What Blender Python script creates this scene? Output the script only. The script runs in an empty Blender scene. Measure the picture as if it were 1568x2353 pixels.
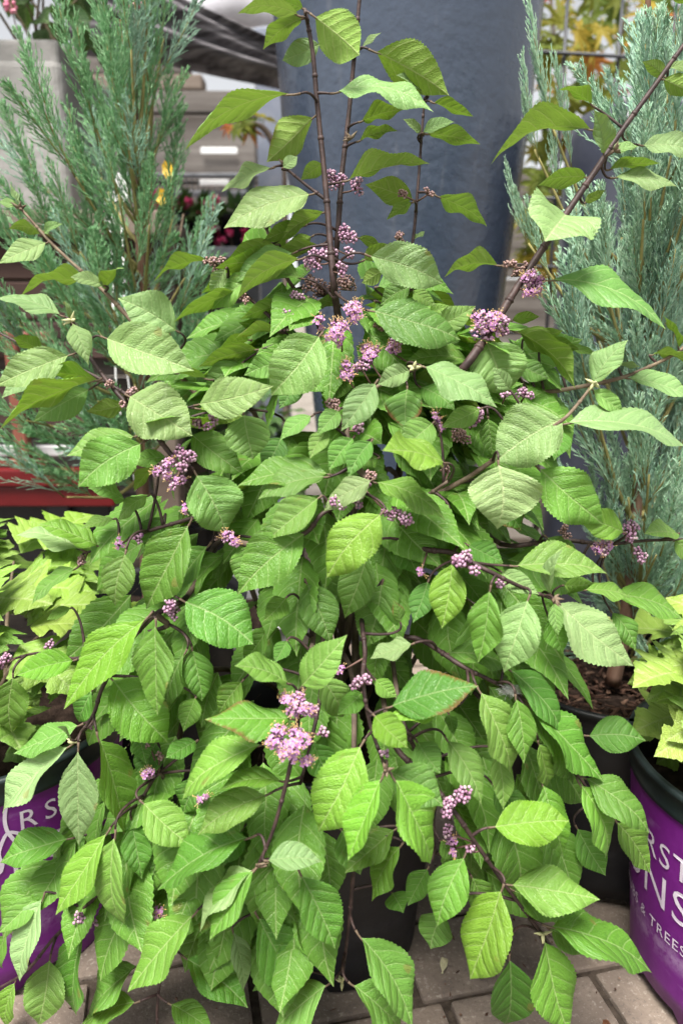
import bpy, bmesh, math, random
from mathutils import Vector, Matrix, noise as mnoise

# ------------------------------------------------------------------ camera, sky, sun, exposure
R = math.radians
scene = bpy.context.scene
F = 1750.0                      # focal length in reference pixels (frame 1568 x 2352)
PITCH = R(14)
CAM = Vector((0, 0, 0.65))
cd = bpy.data.cameras.new('camera')
cam = bpy.data.objects.new('camera', cd)
scene.collection.objects.link(cam)
cam.location = CAM
cam.rotation_euler = (R(90) - PITCH, 0, 0)
cd.sensor_fit = 'HORIZONTAL'
cd.sensor_width = 36
cd.lens = F / 1568 * 36
cd.clip_start = 0.02
cd.clip_end = 2000
cd.dof.use_dof = True
cd.dof.focus_distance = 0.66
cd.dof.aperture_fstop = 7.5
scene.camera = cam

SUN_EL, SUN_AZ = R(68), R(205)   # azimuth measured clockwise from +Y: behind the camera, a little left
world = bpy.data.worlds.new('World')
scene.world = world
world.use_nodes = True
wn, wl = world.node_tree.nodes, world.node_tree.links
wn.clear()
sky = wn.new('ShaderNodeTexSky')
sky.sky_type = 'NISHITA'
sky.sun_disc = False
sky.sun_elevation = SUN_EL
sky.sun_rotation = SUN_AZ
sky.air_density = 1.0
sky.dust_density = 1.0
hs = wn.new('ShaderNodeHueSaturation')
hs.inputs['Saturation'].default_value = 0.12
bg = wn.new('ShaderNodeBackground')
bg.inputs['Strength'].default_value = 0.05
wo = wn.new('ShaderNodeOutputWorld')
wl.new(sky.outputs[0], hs.inputs['Color'])
wl.new(hs.outputs[0], bg.inputs['Color'])
wl.new(bg.outputs[0], wo.inputs[0])

sd = bpy.data.lights.new('sun', 'SUN')
sd.energy = 2.8
sd.angle = R(26)
sd.color = (1.0, 0.96, 0.9)
sun = bpy.data.objects.new('sun', sd)
scene.collection.objects.link(sun)
sdir = Vector((math.sin(SUN_AZ) * math.cos(SUN_EL), math.cos(SUN_AZ) * math.cos(SUN_EL), math.sin(SUN_EL)))
sun.rotation_euler = (-sdir).to_track_quat('-Z', 'Y').to_euler()

vs = scene.view_settings
vs.view_transform = 'Standard'
vs.look = 'None'
vs.gamma = 1
vs.use_curve_mapping = False
vs.exposure = 1.88
cy_ = scene.cycles
cy_.use_adaptive_sampling = True
cy_.adaptive_threshold = 0.03
cy_.max_bounces = 4
cy_.diffuse_bounces = 2
cy_.glossy_bounces = 2
cy_.transmission_bounces = 3
cy_.transparent_max_bounces = 4

# ------------------------------------------------------------------ helpers
COL = scene.collection
FWD = Vector((0, math.cos(PITCH), -math.sin(PITCH)))
UPV = Vector((0, math.sin(PITCH), math.cos(PITCH)))


def P(px, py, Y):
    """reference pixel + distance Y in front of the camera -> world point"""
    d = FWD + Vector((1, 0, 0)) * ((px - 784) / F) + UPV * ((1176 - py) / F)
    return CAM + d * (Y / d.y)


def tag(o, label=None, cat=None, group=None, kind=None):
    if label: o['label'] = label
    if cat: o['category'] = cat
    if group: o['group'] = group
    if kind: o['kind'] = kind
    return o


def empty(name, loc, parent=None):
    o = bpy.data.objects.new(name, None)
    o.empty_display_size = 0.02
    COL.objects.link(o)
    o.location = loc
    if parent: o.parent = parent
    return o


def link(name, me, parent=None, loc=None):
    o = bpy.data.objects.new(name, me)
    COL.objects.link(o)
    if parent: o.parent = parent
    if loc is not None: o.location = loc
    return o


class MB:
    def __init__(s):
        s.v, s.f, s.m, s.uv = [], [], [], []

    def add(s, verts, faces, mi=0, uvs=None):
        o = len(s.v)
        s.v += [tuple(p) for p in verts]
        for k, f in enumerate(faces):
            s.f.append(tuple(i + o for i in f))
            s.m.append(mi)
            s.uv.append([uvs[i] for i in f] if uvs else None)

    def tube(s, pts, rads, n=6, mi=0, cap=True):
        pts = [Vector(p) for p in pts]
        rings, last = [], None
        for i, p in enumerate(pts):
            t = (pts[min(i + 1, len(pts) - 1)] - pts[max(i - 1, 0)])
            if t.length < 1e-9: t = Vector((0, 0, 1))
            t.normalize()
            if last is None:
                a = Vector((1, 0, 0)) if abs(t.x) < .9 else Vector((0, 1, 0))
            else:
                a = last
            x = (a - t * a.dot(t))
            if x.length < 1e-6: x = t.orthogonal()
            x.normalize()
            last = x
            y = t.cross(x)
            r = rads[i] if isinstance(rads, (list, tuple)) else rads
            rings.append([p + (x * math.cos(2 * math.pi * k / n) + y * math.sin(2 * math.pi * k / n)) * r for k in range(n)])
        vs_ = [q for r_ in rings for q in r_]
        fs = []
        for i in range(len(pts) - 1):
            for k in range(n):
                a, b = i * n + k, i * n + (k + 1) % n
                fs.append((a, b, b + n, a + n))
        if cap:
            fs.append(tuple(range(n - 1, -1, -1)))
            m = (len(pts) - 1) * n
            fs.append(tuple(m + k for k in range(n)))
        s.add(vs_, fs, mi)

    def ball(s, c, r, mi=0, q=None):
        """low sphere: 6 x 4"""
        c = Vector(c)
        vs_, fs = [c + Vector((0, 0, r))], []
        n = 6
        for i in (1, 2, 3):
            a = math.pi * i / 4
            for k in range(n):
                b = 2 * math.pi * (k + .5 * (i % 2)) / n
                vs_.append(c + Vector((math.sin(a) * math.cos(b), math.sin(a) * math.sin(b), math.cos(a))) * r)
        vs_.append(c - Vector((0, 0, r)))
        for k in range(n):
            k2 = (k + 1) % n
            fs.append((0, 1 + k, 1 + k2))
            for i in (0, 1):
                fs.append((1 + i * n + k, 1 + (i + 1) * n + k, 1 + (i + 1) * n + k2, 1 + i * n + k2))
            fs.append((1 + 2 * n + k, 19, 1 + 2 * n + k2))
        s.add(vs_, fs, mi)

    def box(s, x0, x1, y0, y1, z0, z1, mi=0):
        vs_ = [(x, y, z) for z in (z0, z1) for y in (y0, y1) for x in (x0, x1)]
        s.add(vs_, [(0, 2, 3, 1), (4, 5, 7, 6), (0, 1, 5, 4), (2, 6, 7, 3), (0, 4, 6, 2), (1, 3, 7, 5)], mi)

    def mesh(s, name, mats, smooth=True):
        me = bpy.data.meshes.new(name)
        me.from_pydata(s.v, [], s.f)
        for m in mats: me.materials.append(m)
        if len(mats) > 1: me.polygons.foreach_set('material_index', s.m)
        if smooth: me.polygons.foreach_set('use_smooth', [True] * len(s.f))
        if any(u is not None for u in s.uv):
            ul = me.uv_layers.new(name='UVMap')
            flat = []
            for u, f in zip(s.uv, s.f):
                for k in range(len(f)):
                    flat += list(u[k]) if u else [0.5, 0.5]
            ul.data.foreach_set('uv', flat)
        me.update()
        return me

    def build(s, name, mats, parent=None, loc=None, smooth=True):
        if not isinstance(mats, (list, tuple)): mats = [mats]
        return link(name, s.mesh(name, mats, smooth), parent, loc)


def bevel_box(name, x0, x1, y0, y1, z0, z1, mat, parent=None, bev=.004, seg=2, loc=None, jit=0, rng=None):
    mb = MB()
    mb.box(x0, x1, y0, y1, z0, z1)
    me = mb.mesh(name, [mat], smooth=False)
    bm = bmesh.new()
    bm.from_mesh(me)
    if jit:
        for v in bm.verts:
            v.co += Vector([rng.uniform(-jit, jit) for _ in range(3)])
    bmesh.ops.bevel(bm, geom=bm.edges[:], offset=bev, segments=seg, affect='EDGES', profile=.6)
    bm.to_mesh(me)
    bm.free()
    return link(name, me, parent, loc)


def spline(pts, n=6):
    pts = [Vector(p) for p in pts]
    if len(pts) < 3: 
        return [pts[0].lerp(pts[1], k / n) for k in range(n + 1)]
    q = [pts[0] * 2 - pts[1]] + pts + [pts[-1] * 2 - pts[-2]]
    out = []
    for i in range(1, len(q) - 2):
        for k in range(n):
            t = k / n
            a, b, c, d = q[i - 1], q[i], q[i + 1], q[i + 2]
            out.append(.5 * ((2 * b) + (c - a) * t + (2 * a - 5 * b + 4 * c - d) * t * t + (3 * b - a - 3 * c + d) * t ** 3))
    out.append(pts[-1])
    return out


def interp(tab, x):
    if x <= tab[0][0]: return tab[0][1]
    for (a, b), (c, d) in zip(tab, tab[1:]):
        if x <= c:
            return b + (d - b) * (x - a) / (c - a)
    return tab[-1][1]


# ------------------------------------------------------------------ materials
class NT:
    def __init__(s, name):
        s.mat = bpy.data.materials.new(name)
        s.mat.use_nodes = True
        s.t = s.mat.node_tree
        s.t.nodes.clear()
        s.out = s.t.nodes.new('ShaderNodeOutputMaterial')

    def n(s, typ, **kw):
        nd = s.t.nodes.new('ShaderNode' + typ)
        for k, v in kw.items():
            if k.startswith('_'): nd.inputs[k[1:]].default_value = v
            else: setattr(nd, k, v)
        return nd

    def l(s, a, b): s.t.links.new(a, b)

    def setin(s, nd, i, v):
        if v is None: return
        if isinstance(v, bpy.types.NodeSocket): s.l(v, nd.inputs[i])
        else: nd.inputs[i].default_value = v

    def math(s, op, a, b=None, c=None, clamp=False):
        nd = s.n('Math', operation=op, use_clamp=clamp)
        for i, v in enumerate((a, b, c)): s.setin(nd, i, v)
        return nd.outputs[0]

    def mix(s, fac, a, b, mode='MIX'):
        nd = s.n('Mix', data_type='RGBA', blend_type=mode)
        s.setin(nd, 0, fac)
        for i, v in ((6, a), (7, b)):
            s.setin(nd, i, (*v, 1) if isinstance(v, tuple) and len(v) == 3 else v)
        return nd.outputs[2]

    def rng(s, v, a, b, c=0.0, d=1.0):
        nd = s.n('MapRange', clamp=True)
        s.setin(nd, 0, v)
        for i, x in ((1, a), (2, b), (3, c), (4, d)): s.setin(nd, i, x)
        return nd.outputs[0]

    def noise(s, scale, detail=3, rough=.55, coord=None, dim='3D'):
        nd = s.n('TexNoise', noise_dimensions=dim)
        nd.inputs['Scale'].default_value = scale
        nd.inputs['Detail'].default_value = detail
        nd.inputs['Roughness'].default_value = rough
        if coord is not None: s.l(coord, nd.inputs['Vector'])
        return nd.outputs[0]

    def obj(s): return s.n('TexCoord').outputs['Object']

    def mapping(s, coord, scale=(1, 1, 1), loc=(0, 0, 0)):
        nd = s.n('Mapping')
        nd.inputs['Scale'].default_value = scale
        nd.inputs['Location'].default_value = loc
        s.l(coord, nd.inputs['Vector'])
        return nd.outputs[0]

    def bump(s, h, strength=.3, dist=.002):
        nd = s.n('Bump')
        nd.inputs['Strength'].default_value = strength
        nd.inputs['Distance'].default_value = dist
        s.l(h, nd.inputs['Height'])
        return nd.outputs[0]

    def bsdf(s, col, rough=.5, spec=.5, normal=None, metal=0):
        b = s.n('BsdfPrincipled')
        s.setin(b, 'Base Color', (*col, 1) if isinstance(col, tuple) and len(col) == 3 else col)
        s.setin(b, 'Roughness', rough)
        s.setin(b, 'Specular IOR Level', spec)
        s.setin(b, 'Metallic', metal)
        if normal is not None: s.l(normal, b.inputs['Normal'])
        return b.outputs[0]

    def done(s, sh):
        s.l(sh, s.out.inputs[0])
        return s.mat


def attr_obj(t, name):
    nd = t.n('Attribute', attribute_type='OBJECT', attribute_name=name)
    return nd.outputs['Fac']


def leaf_material(name, normal, bright, pale, under, trans, nveins=6, rough=.42, quilt=1.0, vein_amt=.45, tr=.2, brown=False):
    t = NT(name)
    uv = t.n('UVMap', uv_map='UVMap').outputs[0]
    sp = t.n('SeparateXYZ')
    t.l(uv, sp.inputs[0])
    x = t.math('ABSOLUTE', t.math('MULTIPLY_ADD', sp.outputs[0], 2.0, -1.0))
    v = sp.outputs[1]
    oi = t.n('ObjectInfo')
    rnd = oi.outputs['Random']
    sgn = t.math('GREATER_THAN', sp.outputs[0], .5)
    phi = t.math('SUBTRACT', v, t.math('ADD', t.math('MULTIPLY', x, .17), t.math('MULTIPLY', t.math('MULTIPLY', x, x), .11)))
    cw = t.n('CombineXYZ')
    t.l(t.math('ADD', sp.outputs[0], t.math('MULTIPLY', rnd, 31.0)), cw.inputs[0])
    t.l(v, cw.inputs[1])
    warp = t.math('MULTIPLY', t.math('SUBTRACT', t.noise(2.3, 2, .5, cw.outputs[0]), .5), .55)
    phi = t.math('ADD', t.math('MULTIPLY', phi, float(nveins)), t.math('MULTIPLY', sgn, .42))
    phi = t.math('ADD', phi, warp)
    pp = t.math('PINGPONG', phi, .5)
    sv = t.rng(pp, .012, .055, 1, 0)
    mid = t.rng(x, .012, .042, 1, 0)
    vein = t.math('MAXIMUM', t.math('MULTIPLY', sv, .75), mid)
    # small net veins
    cmb = t.n('CombineXYZ')
    t.l(t.math('ADD', sp.outputs[0], t.math('MULTIPLY', rnd, 13.0)), cmb.inputs[0])
    t.l(phi, cmb.inputs[1])
    mp = t.mapping(cmb.outputs[0], (11, 3.4, 1))
    vo = t.n('TexVoronoi', feature='DISTANCE_TO_EDGE')
    vo.inputs['Scale'].default_value = 1.6
    t.l(mp, vo.inputs['Vector'])
    net = t.rng(vo.outputs[0], .0, .18, 0, 1)
    nz = t.noise(3.0, 3, .6, cmb.outputs[0])
    h = t.math('ADD', t.math('MULTIPLY', t.rng(pp, 0, .3, 0, 1), .6 * quilt), t.math('MULTIPLY', net, .22 * quilt))
    h = t.math('ADD', h, t.math('MULTIPLY', nz, .9 * quilt))
    h = t.math('SUBTRACT', h, t.math('MULTIPLY', mid, .25))
    nrm = t.bump(h, .75, .0017)
    palea, warma = attr_obj(t, 'pale'), attr_obj(t, 'warm')
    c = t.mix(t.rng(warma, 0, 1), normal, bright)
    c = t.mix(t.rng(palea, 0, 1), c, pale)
    c = t.mix(t.math('MULTIPLY', t.rng(nz, .35, .7), .35), c, t.mix(1.0, c, (.62, .8, .5), 'MULTIPLY'))
    c = t.mix(t.math('MULTIPLY', t.rng(net, 1, 0), .06), c, t.mix(.5, c, (.4, .5, .2)))
    c = t.mix(t.math('MULTIPLY', vein, vein_amt), c, t.mix(.6, c, (.58, .66, .33)))
    hv = t.n('HueSaturation')
    t.l(t.rng(rnd, 0, 1, .488, .512), hv.inputs['Hue'])
    t.l(t.rng(t.math('FRACT', t.math('MULTIPLY', rnd, 7.31)), 0, 1, .82, 1.16), hv.inputs['Value'])
    t.l(c, hv.inputs['Color'])
    c = hv.outputs[0]
    # scattered small blemishes
    bl = t.noise(55, 1, .5, t.obj())
    c = t.mix(t.math('MULTIPLY', t.rng(bl, .74, .78), .5), c, (.22, .17, .05))
    if brown:
        ba = attr_obj(t, 'brown')
        e = t.math('ADD', t.math('MULTIPLY', x, .55), t.math('ADD', v, t.math('MULTIPLY', nz, .35)))
        c = t.mix(t.math('MULTIPLY', t.rng(e, 1.12, 1.22), ba), c, (.17, .075, .03))
    bf = t.n('NewGeometry').outputs['Backfacing']
    cu = t.mix(t.math('MULTIPLY', vein, .5), t.mix(.55, c, under), t.mix(.5, under, (.6, .62, .35)))
    cc = t.mix(bf, c, cu)
    b = t.bsdf(cc, t.rng(bf, 0, 1, rough, .75), .36, nrm)
    tl = t.n('BsdfTranslucent')
    tc = t.mix(.6, c, trans)
    tc = t.mix(t.math('MULTIPLY', vein, .35), tc, t.mix(.5, tc, (.05, .08, .01)))
    t.l(tc, tl.inputs[0])
    t.l(nrm, tl.inputs['Normal'])
    ms = t.n('MixShader')
    ms.inputs[0].default_value = tr
    t.l(b, ms.inputs[1])
    t.l(tl.outputs[0], ms.inputs[2])
    return t.done(ms.outputs[0])


M = {}
M['leaf'] = leaf_material('beautyberry_leaf', (.074, .200, .023), (.165, .35, .024), (.27, .385, .17), (.26, .37, .06), (.32, .52, .025), brown=True)
M['hyd'] = leaf_material('hydrangea_leaf', (.13, .28, .04), (.28, .44, .05), (.35, .45, .15), (.25, .36, .1), (.3, .5, .05), nveins=6, quilt=1.2)
M['darkleaf'] = leaf_material('dark_leaf', (.03, .085, .018), (.08, .17, .03), (.15, .24, .1), (.12, .2, .06), (.12, .25, .02), tr=.2)


def simple(name, col, rough=.6, spec=.4, n_scale=None, col2=None, bump=0, bscale=None, bdist=.002, lo=.4, hi=.65, metal=0, stretch=(1, 1, 1), detail=4):
    t = NT(name)
    c, nrm = col, None
    co = t.mapping(t.obj(), stretch)
    if n_scale:
        c = t.mix(t.rng(t.noise(n_scale, detail, .6, co), lo, hi), col, col2)
    if bump:
        nrm = t.bump(t.noise(bscale or n_scale, 4, .65, co), bump, bdist)
    return t.done(t.bsdf(c, rough, spec, nrm, metal))


M['stem'] = simple('dark_stem', (.028, .015, .014), .6, .4, 120, (.065, .038, .034), .4, 300, .001)
M['stem_old'] = simple('old_stem', (.085, .06, .045), .8, .3, 60, (.15, .115, .085), .5, 160, .001, stretch=(1, 1, .2))
M['stem_green'] = simple('young_stem', (.11, .075, .05), .7, .3, 120, (.19, .15, .10), .3, 300, .001)


def island_mat(name, a, b, c, rough=.45, spec=.4):
    t = NT(name)
    ri = t.n('NewGeometry').outputs['Random Per Island']
    col = t.mix(t.rng(ri, 0, .6), a, b)
    col = t.mix(t.rng(ri, .75, .95), col, c)
    bs = t.n('BsdfPrincipled')
    t.l(col, bs.inputs['Base Color'])
    bs.inputs['Roughness'].default_value = rough
    bs.inputs['Specular IOR Level'].default_value = spec
    return t.done(bs.outputs[0])


M['berry'] = island_mat('lilac_berry', (.25, .11, .19), (.40, .24, .34), (.50, .37, .40))
M['bud'] = island_mat('brown_bud', (.20, .12, .09), (.30, .19, .17), (.38, .24, .27))
M['petal'] = island_mat('lilac_petal', (.38, .15, .36), (.52, .27, .50), (.62, .40, .60), .6, .2)
M['anther'] = island_mat('yellow_anther', (.58, .36, .12), (.64, .46, .22), (.66, .56, .38), .7, .2)
M['stalk'] = simple('flower_stalk', (.13, .075, .06), .7, .3)
M['concrete'] = simple('cast_concrete', (.24, .235, .225), .92, .15, 7, (.36, .35, .34), .6, 45, .004)
M['jun_stem'] = simple('juniper_twig', (.22, .20, .075), .8, .2, 30, (.34, .30, .12))
M['jun_bark'] = simple('juniper_bark', (.14, .075, .05), .9, .2, 60, (.24, .15, .11), .7, 90, .003, stretch=(1, 1, .15))


def juniper_mat(name, a, b, c):
    t = NT(name)
    rnd = t.n('ObjectInfo').outputs['Random']
    col = t.mix(rnd, a, b)
    nz = t.noise(160, 2, .6, t.obj())
    col = t.mix(t.rng(nz, .38, .66), col, c)
    nrm = t.bump(t.noise(700, 2, .6, t.obj()), .7, .0008)
    return t.done(t.bsdf(col, .7, .2, nrm))


M['jun'] = juniper_mat('juniper_foliage', (.12, .32, .12), (.165, .37, .165), (.31, .51, .28))
M['jun_r'] = juniper_mat('juniper_foliage_mint', (.25, .46, .28), (.31, .52, .36), (.48, .66, .48))
M['jun_b'] = juniper_mat('juniper_foliage_blue', (.17, .33, .22), (.22, .39, .28), (.36, .52, .40))


def plastic(name, col, col2, rough=.4, scuff=None):
    t = NT(name)
    co = t.obj()
    c = t.mix(t.rng(t.noise(25, 5, .65, co), .4, .7), col, col2)
    if scuff:
        s1 = t.rng(t.noise(1, 5, .7, t.mapping(co, (18, 18, 55))), .58, .72)
        sp = t.n('SeparateXYZ')
        t.l(co, sp.inputs[0])
        low = t.rng(t.math('ABSOLUTE', t.math('SUBTRACT', sp.outputs[2], .072)), 0, .018, 1, 0)
        wear = t.math('MULTIPLY', low, t.rng(t.noise(70, 4, .7, co), .4, .6), clamp=True)
        c = t.mix(t.math('MULTIPLY', s1, .22), c, scuff)
        c = t.mix(t.math('MULTIPLY', wear, .55), c, scuff)
    nrm = t.bump(t.noise(90, 3, .6, co), .08, .002)
    return t.done(t.bsdf(c, rough, .45, nrm))


M['purple'] = plastic('purple_print', (.14, .010, .18), (.175, .017, .22), .43, (.42, .3, .48))
M['black_pot'] = plastic('black_plastic', (.006, .0065, .008), (.011, .012, .015), .5, (.03, .03, .034))
M['rim'] = plastic('green_black_rim', (.010, .017, .018), (.022, .033, .033), .45, (.09, .11, .11))
M['white_print'] = simple('white_print', (.62, .54, .66), .5, .4, 60, (.72, .66, .76))


def glaze():
    t = NT('slate_glaze')
    co = t.obj()
    c = t.mix(t.rng(t.noise(5, 5, .6, co), .35, .7), (.040, .056, .090), (.064, .084, .124))
    c = t.mix(t.math('MULTIPLY', t.rng(t.noise(1, 4, .7, t.mapping(co, (30, 30, 4))), .6, .75), .25), c, (.22, .22, .23))
    h = t.math('ADD', t.noise(55, 3, .55, co), t.math('MULTIPLY', t.noise(6, 2, .5, co), 1.6))
    return t.done(t.bsdf(c, t.rng(t.noise(14, 3, .6, co), .3, .7, .20, .36), .6, t.bump(h, .28, .006)))


M['glaze'] = glaze()
M['glaze_dark'] = simple('dark_glaze', (.032, .036, .055), .38, .5, 8, (.05, .055, .075), .25, 30, .004)


def wood(name, a, b, dark, scale=1.0, rough=.85):
    t = NT(name)
    co = t.obj()
    rnd = t.n('ObjectInfo').outputs['Random']
    ad = t.n('VectorMath', operation='ADD')
    t.l(co, ad.inputs[0])
    t.l(t.math('MULTIPLY', rnd, 20.0), ad.inputs[1])
    st = t.mapping(ad.outputs[0], (2.2 * scale, 30 * scale, 38 * scale))
    g = t.noise(1.0, 6, .65, st)
    g2 = t.noise(1.0, 3, .5, t.mapping(ad.outputs[0], (1.2 * scale, 6 * scale, 7 * scale)))
    c = t.mix(t.rng(g, .35, .68), a, b)
    c = t.mix(t.rng(g2, .52, .75), c, dark)
    return t.done(t.bsdf(c, rough, .25, t.bump(g, .5, .004)))


M['wood_grey'] = wood('weathered_timber', (.085, .073, .064), (.215, .195, .18), (.045, .035, .03))
M['wood_brown'] = wood('brown_board', (.14, .105, .08), (.22, .18, .15), (.08, .055, .045))
M['wood_dark'] = wood('dark_slat', (.045, .026, .022), (.075, .045, .038), (.03, .018, .016))


def brick_mat():
    t = NT('paver_concrete')
    co = t.obj()
    rnd = t.n('ObjectInfo').outputs['Random']
    ad = t.n('VectorMath', operation='ADD')
    t.l(co, ad.inputs[0])
    t.l(t.math('MULTIPLY', rnd, 9.0), ad.inputs[1])
    p = ad.outputs[0]
    c = t.mix(rnd, (.18, .14, .11), (.235, .19, .155))
    c = t.mix(t.rng(t.noise(18, 5, .65, p), .38, .68), c, (.145, .115, .095))
    sp = t.noise(230, 2, .7, p)
    c = t.mix(t.math('MULTIPLY', t.rng(sp, .58, .68), .5), c, (.38, .335, .29))
    c = t.mix(t.math('MULTIPLY', t.rng(sp, .40, .33), .5), c, (.10, .085, .075))
    h = t.math('ADD', t.noise(160, 4, .7, p), t.math('MULTIPLY', t.noise(25, 3, .6, p), 1.2))
    return t.done(t.bsdf(c, .9, .25, t.bump(h, .55, .003)))


M['brick'] = brick_mat()
M['sand'] = simple('joint_soil', (.045, .035, .028), .95, .1, 90, (.09, .07, .055), .8, 250, .003)
M['dirt'] = simple('yard_ground', (.16, .14, .12), .95, .1, 6, (.26, .235, .21), .5, 60, .006)
M['soil'] = simple('potting_soil', (.02, .013, .01), .95, .1, 80, (.05, .033, .025), 1.0, 200, .004)
M['chip'] = island_mat('bark_chip', (.05, .026, .018), (.11, .06, .042), (.19, .115, .08), .9, .2)
M['steel'] = simple('galvanised_rail', (.17, .18, .20), .5, .5, 30, (.24, .25, .27), metal=.2)
M['wire'] = simple('black_wire', (.022, .025, .032), .5, .5)
M['white_plastic'] = simple('white_plastic', (.8, .8, .8), .5, .4)
M['post'] = simple('slate_post', (.20, .225, .29), .6, .4, 14, (.26, .28, .34), .1, 40)
M['red'] = simple('red_paint', (.12, .004, .006), .42, .4, 20, (.095, .003, .005), .05, 60)
M['terra'] = simple('rust_paint', (.22, .075, .05), .6, .3, 30, (.16, .055, .04))
M['greyboard'] = simple('grey_board', (.36, .36, .37), .7, .3, 20, (.48, .48, .48))
M['tarp'] = simple('white_tarp', (.52, .51, .56), .8, .2, 6, (.58, .57, .61), .2, 30, .01)
M['pink'] = island_mat('pink_petal', (.50, .02, .09), (.62, .05, .16), (.66, .14, .27), .6, .2)
M['softpink'] = island_mat('soft_pink_petal', (.62, .15, .26), (.7, .25, .35), (.75, .4, .45), .6, .2)
M['yellow'] = island_mat('yellow_petal', (.72, .40, .03), (.8, .52, .05), (.85, .62, .15), .6, .2)
M['silk'] = simple('white_silk', (.75, .75, .74), .8, .2)


def cloth_mat():
    t = NT('dark_shade_cloth')
    co = t.obj()
    g = t.noise(1.0, 4, .6, t.mapping(co, (6, 6, 90)))
    c = t.mix(t.rng(g, .4, .66), (.055, .05, .055), (.26, .245, .26))
    return t.done(t.bsdf(c, .8, .2, t.bump(t.noise(300, 2, .5, co), .3, .002)))


M['cloth'] = cloth_mat()


def maple_mat():
    t = NT('maple_leaf')
    a = attr_obj(t, 'warm')
    cr = t.n('ValToRGB')
    t.l(a, cr.inputs[0])
    e = cr.color_ramp.elements
    e[0].position, e[0].color = 0, (.10, .16, .025, 1)
    e[1].position, e[1].color = 1, (.50, .07, .03, 1)
    for p, c in ((.35, (.20, .22, .03, 1)), (.6, (.48, .34, .05, 1)), (.8, (.55, .20, .07, 1))):
        k = e.new(p)
        k.color = c
    b = t.bsdf(cr.outputs[0], .6, .3)
    tl = t.n('BsdfTranslucent')
    t.l(cr.outputs[0], tl.inputs[0])
    ms = t.n('MixShader')
    ms.inputs[0].default_value = .45
    t.l(b, ms.inputs[1])
    t.l(tl.outputs[0], ms.inputs[2])
    return t.done(ms.outputs[0])


M['maple'] = maple_mat()

# ------------------------------------------------------------------ leaf geometry
PROF = [(0, 0), (.03, .10), (.08, .34), (.15, .60), (.24, .83), (.33, .96), (.42, 1.0), (.52, .97), (.62, .86), (.72, .66), (.81, .43), (.89, .22), (.95, .09), (1, 0)]
PROF_R = [(0, 0), (.03, .14), (.08, .40), (.15, .66), (.25, .88), (.38, 1.0), (.53, .99), (.66, .88), (.77, .67), (.86, .42), (.92, .21), (.96, .09), (1, 0)]
PROF_L = [(0, 0), (.04, .10), (.10, .32), (.20, .66), (.32, .92), (.42, 1.0), (.52, .96), (.64, .80), (.75, .56), (.85, .30), (.93, .12), (1, 0)]
PROF_OAK = [(0, 0), (.03, .34), (.09, .58), (.15, .88), (.20, 1.0), (.25, .86), (.29, .50), (.34, .42), (.41, .74), (.49, 1.0), (.54, .84), (.58, .46), (.63, .34), (.70, .50), (.76, .52), (.81, .36), (.90, .18), (1, 0)]


def leaf_geo(L, W, bend=.06, fold=.15, wavy=.1, quilt=.006, prof=PROF, rng=random, NV=40, NU=4, tooth=.07, nveins=7, pet=.09, lean=0, twist=0):
    """blade along +Y from pet*L to L, upper face +Z; returns an MB with uv (material 0 blade, 1 petiole)"""
    mb = MB()
    ph1, ph2 = rng.uniform(0, 6.3), rng.uniform(0, 6.3)
    asym = rng.uniform(-.05, .05)
    cols = 2 * NU + 1
    vs_, uvs, fs = [], [], []
    side = rng.uniform(-.05, .05)
    tipc = rng.uniform(-.1, .55)
    curl = rng.uniform(-.05, .25)
    for i in range(NV + 1):
        v = i / NV
        pw = interp(prof, v)
        yy = (pet + (1 - pet) * v) * L
        sv = yy / L
        zc = bend * L * 4 * sv * (1 - sv) - tipc * L * max(0, v - .55) ** 2
        xc = side * L * math.sin(math.pi * v)
        tw = twist * (v - .3)
        for j in range(-NU, NU + 1):
            u = j / NU
            x = u * pw
            k = 1.0
            if abs(j) == NU and 0 < i < NV:
                k = 1.0 if i % 2 == 0 else 1 - tooth * rng.uniform(.6, 1.3)
            hw = W * .5 * pw * (1 + asym * (1 if u > 0 else -1))
            lx = u * hw * k
            fa = fold * (1.0 - .35 * v)
            lz = abs(lx) * math.sin(fa)
            lxx = lx * math.cos(fa)
            ph = ph1 if u > 0 else ph2
            lz -= curl * W * .5 * pw * abs(u) ** 3 * (.3 + .7 * v)
            lz += wavy * W * .5 * pw * u * u * math.sin(2 * math.pi * 1.7 * v + ph)
            ax = abs(x)
            phi = nveins * (v - .17 * ax - .11 * ax * ax) + (.42 if u > 0 else 0)
            lz += quilt * L * abs(math.sin(math.pi * phi)) * min(1, ax * 3) * (1 if abs(u) < .99 else .4)
            yo = lean * L * abs(u) * pw * .5 * (1 - v)
            if tw:
                lxx, lz = lxx * math.cos(tw) - lz * math.sin(tw), lxx * math.sin(tw) + lz * math.cos(tw)
            vs_.append((xc + lxx, yy + yo, zc + lz))
            uvs.append((x * .5 + .5, v))
    for i in range(NV):
        for j in range(cols - 1):
            a = i * cols + j
            fs.append((a, a + 1, a + 1 + cols, a + cols))
    mb.add(vs_, fs, 0, uvs)
    pp = []
    for k in range(4):
        yy = (pet + .06) * L * k / 3
        sv = yy / L
        pp.append((0, yy, bend * L * 4 * sv * (1 - sv) - .0006 - .004 * L))
    pp[0] = (0, 0, 0)
    mb.tube(pp, [.0011, .0009, .0008, .0003], 5, 1)
    return mb


def frame(a, n):
    a = a.normalized()
    n = (n - a * n.dot(a)).normalized()
    x = a.cross(n)
    m = Matrix((x, a, n)).transposed()
    return m


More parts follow.
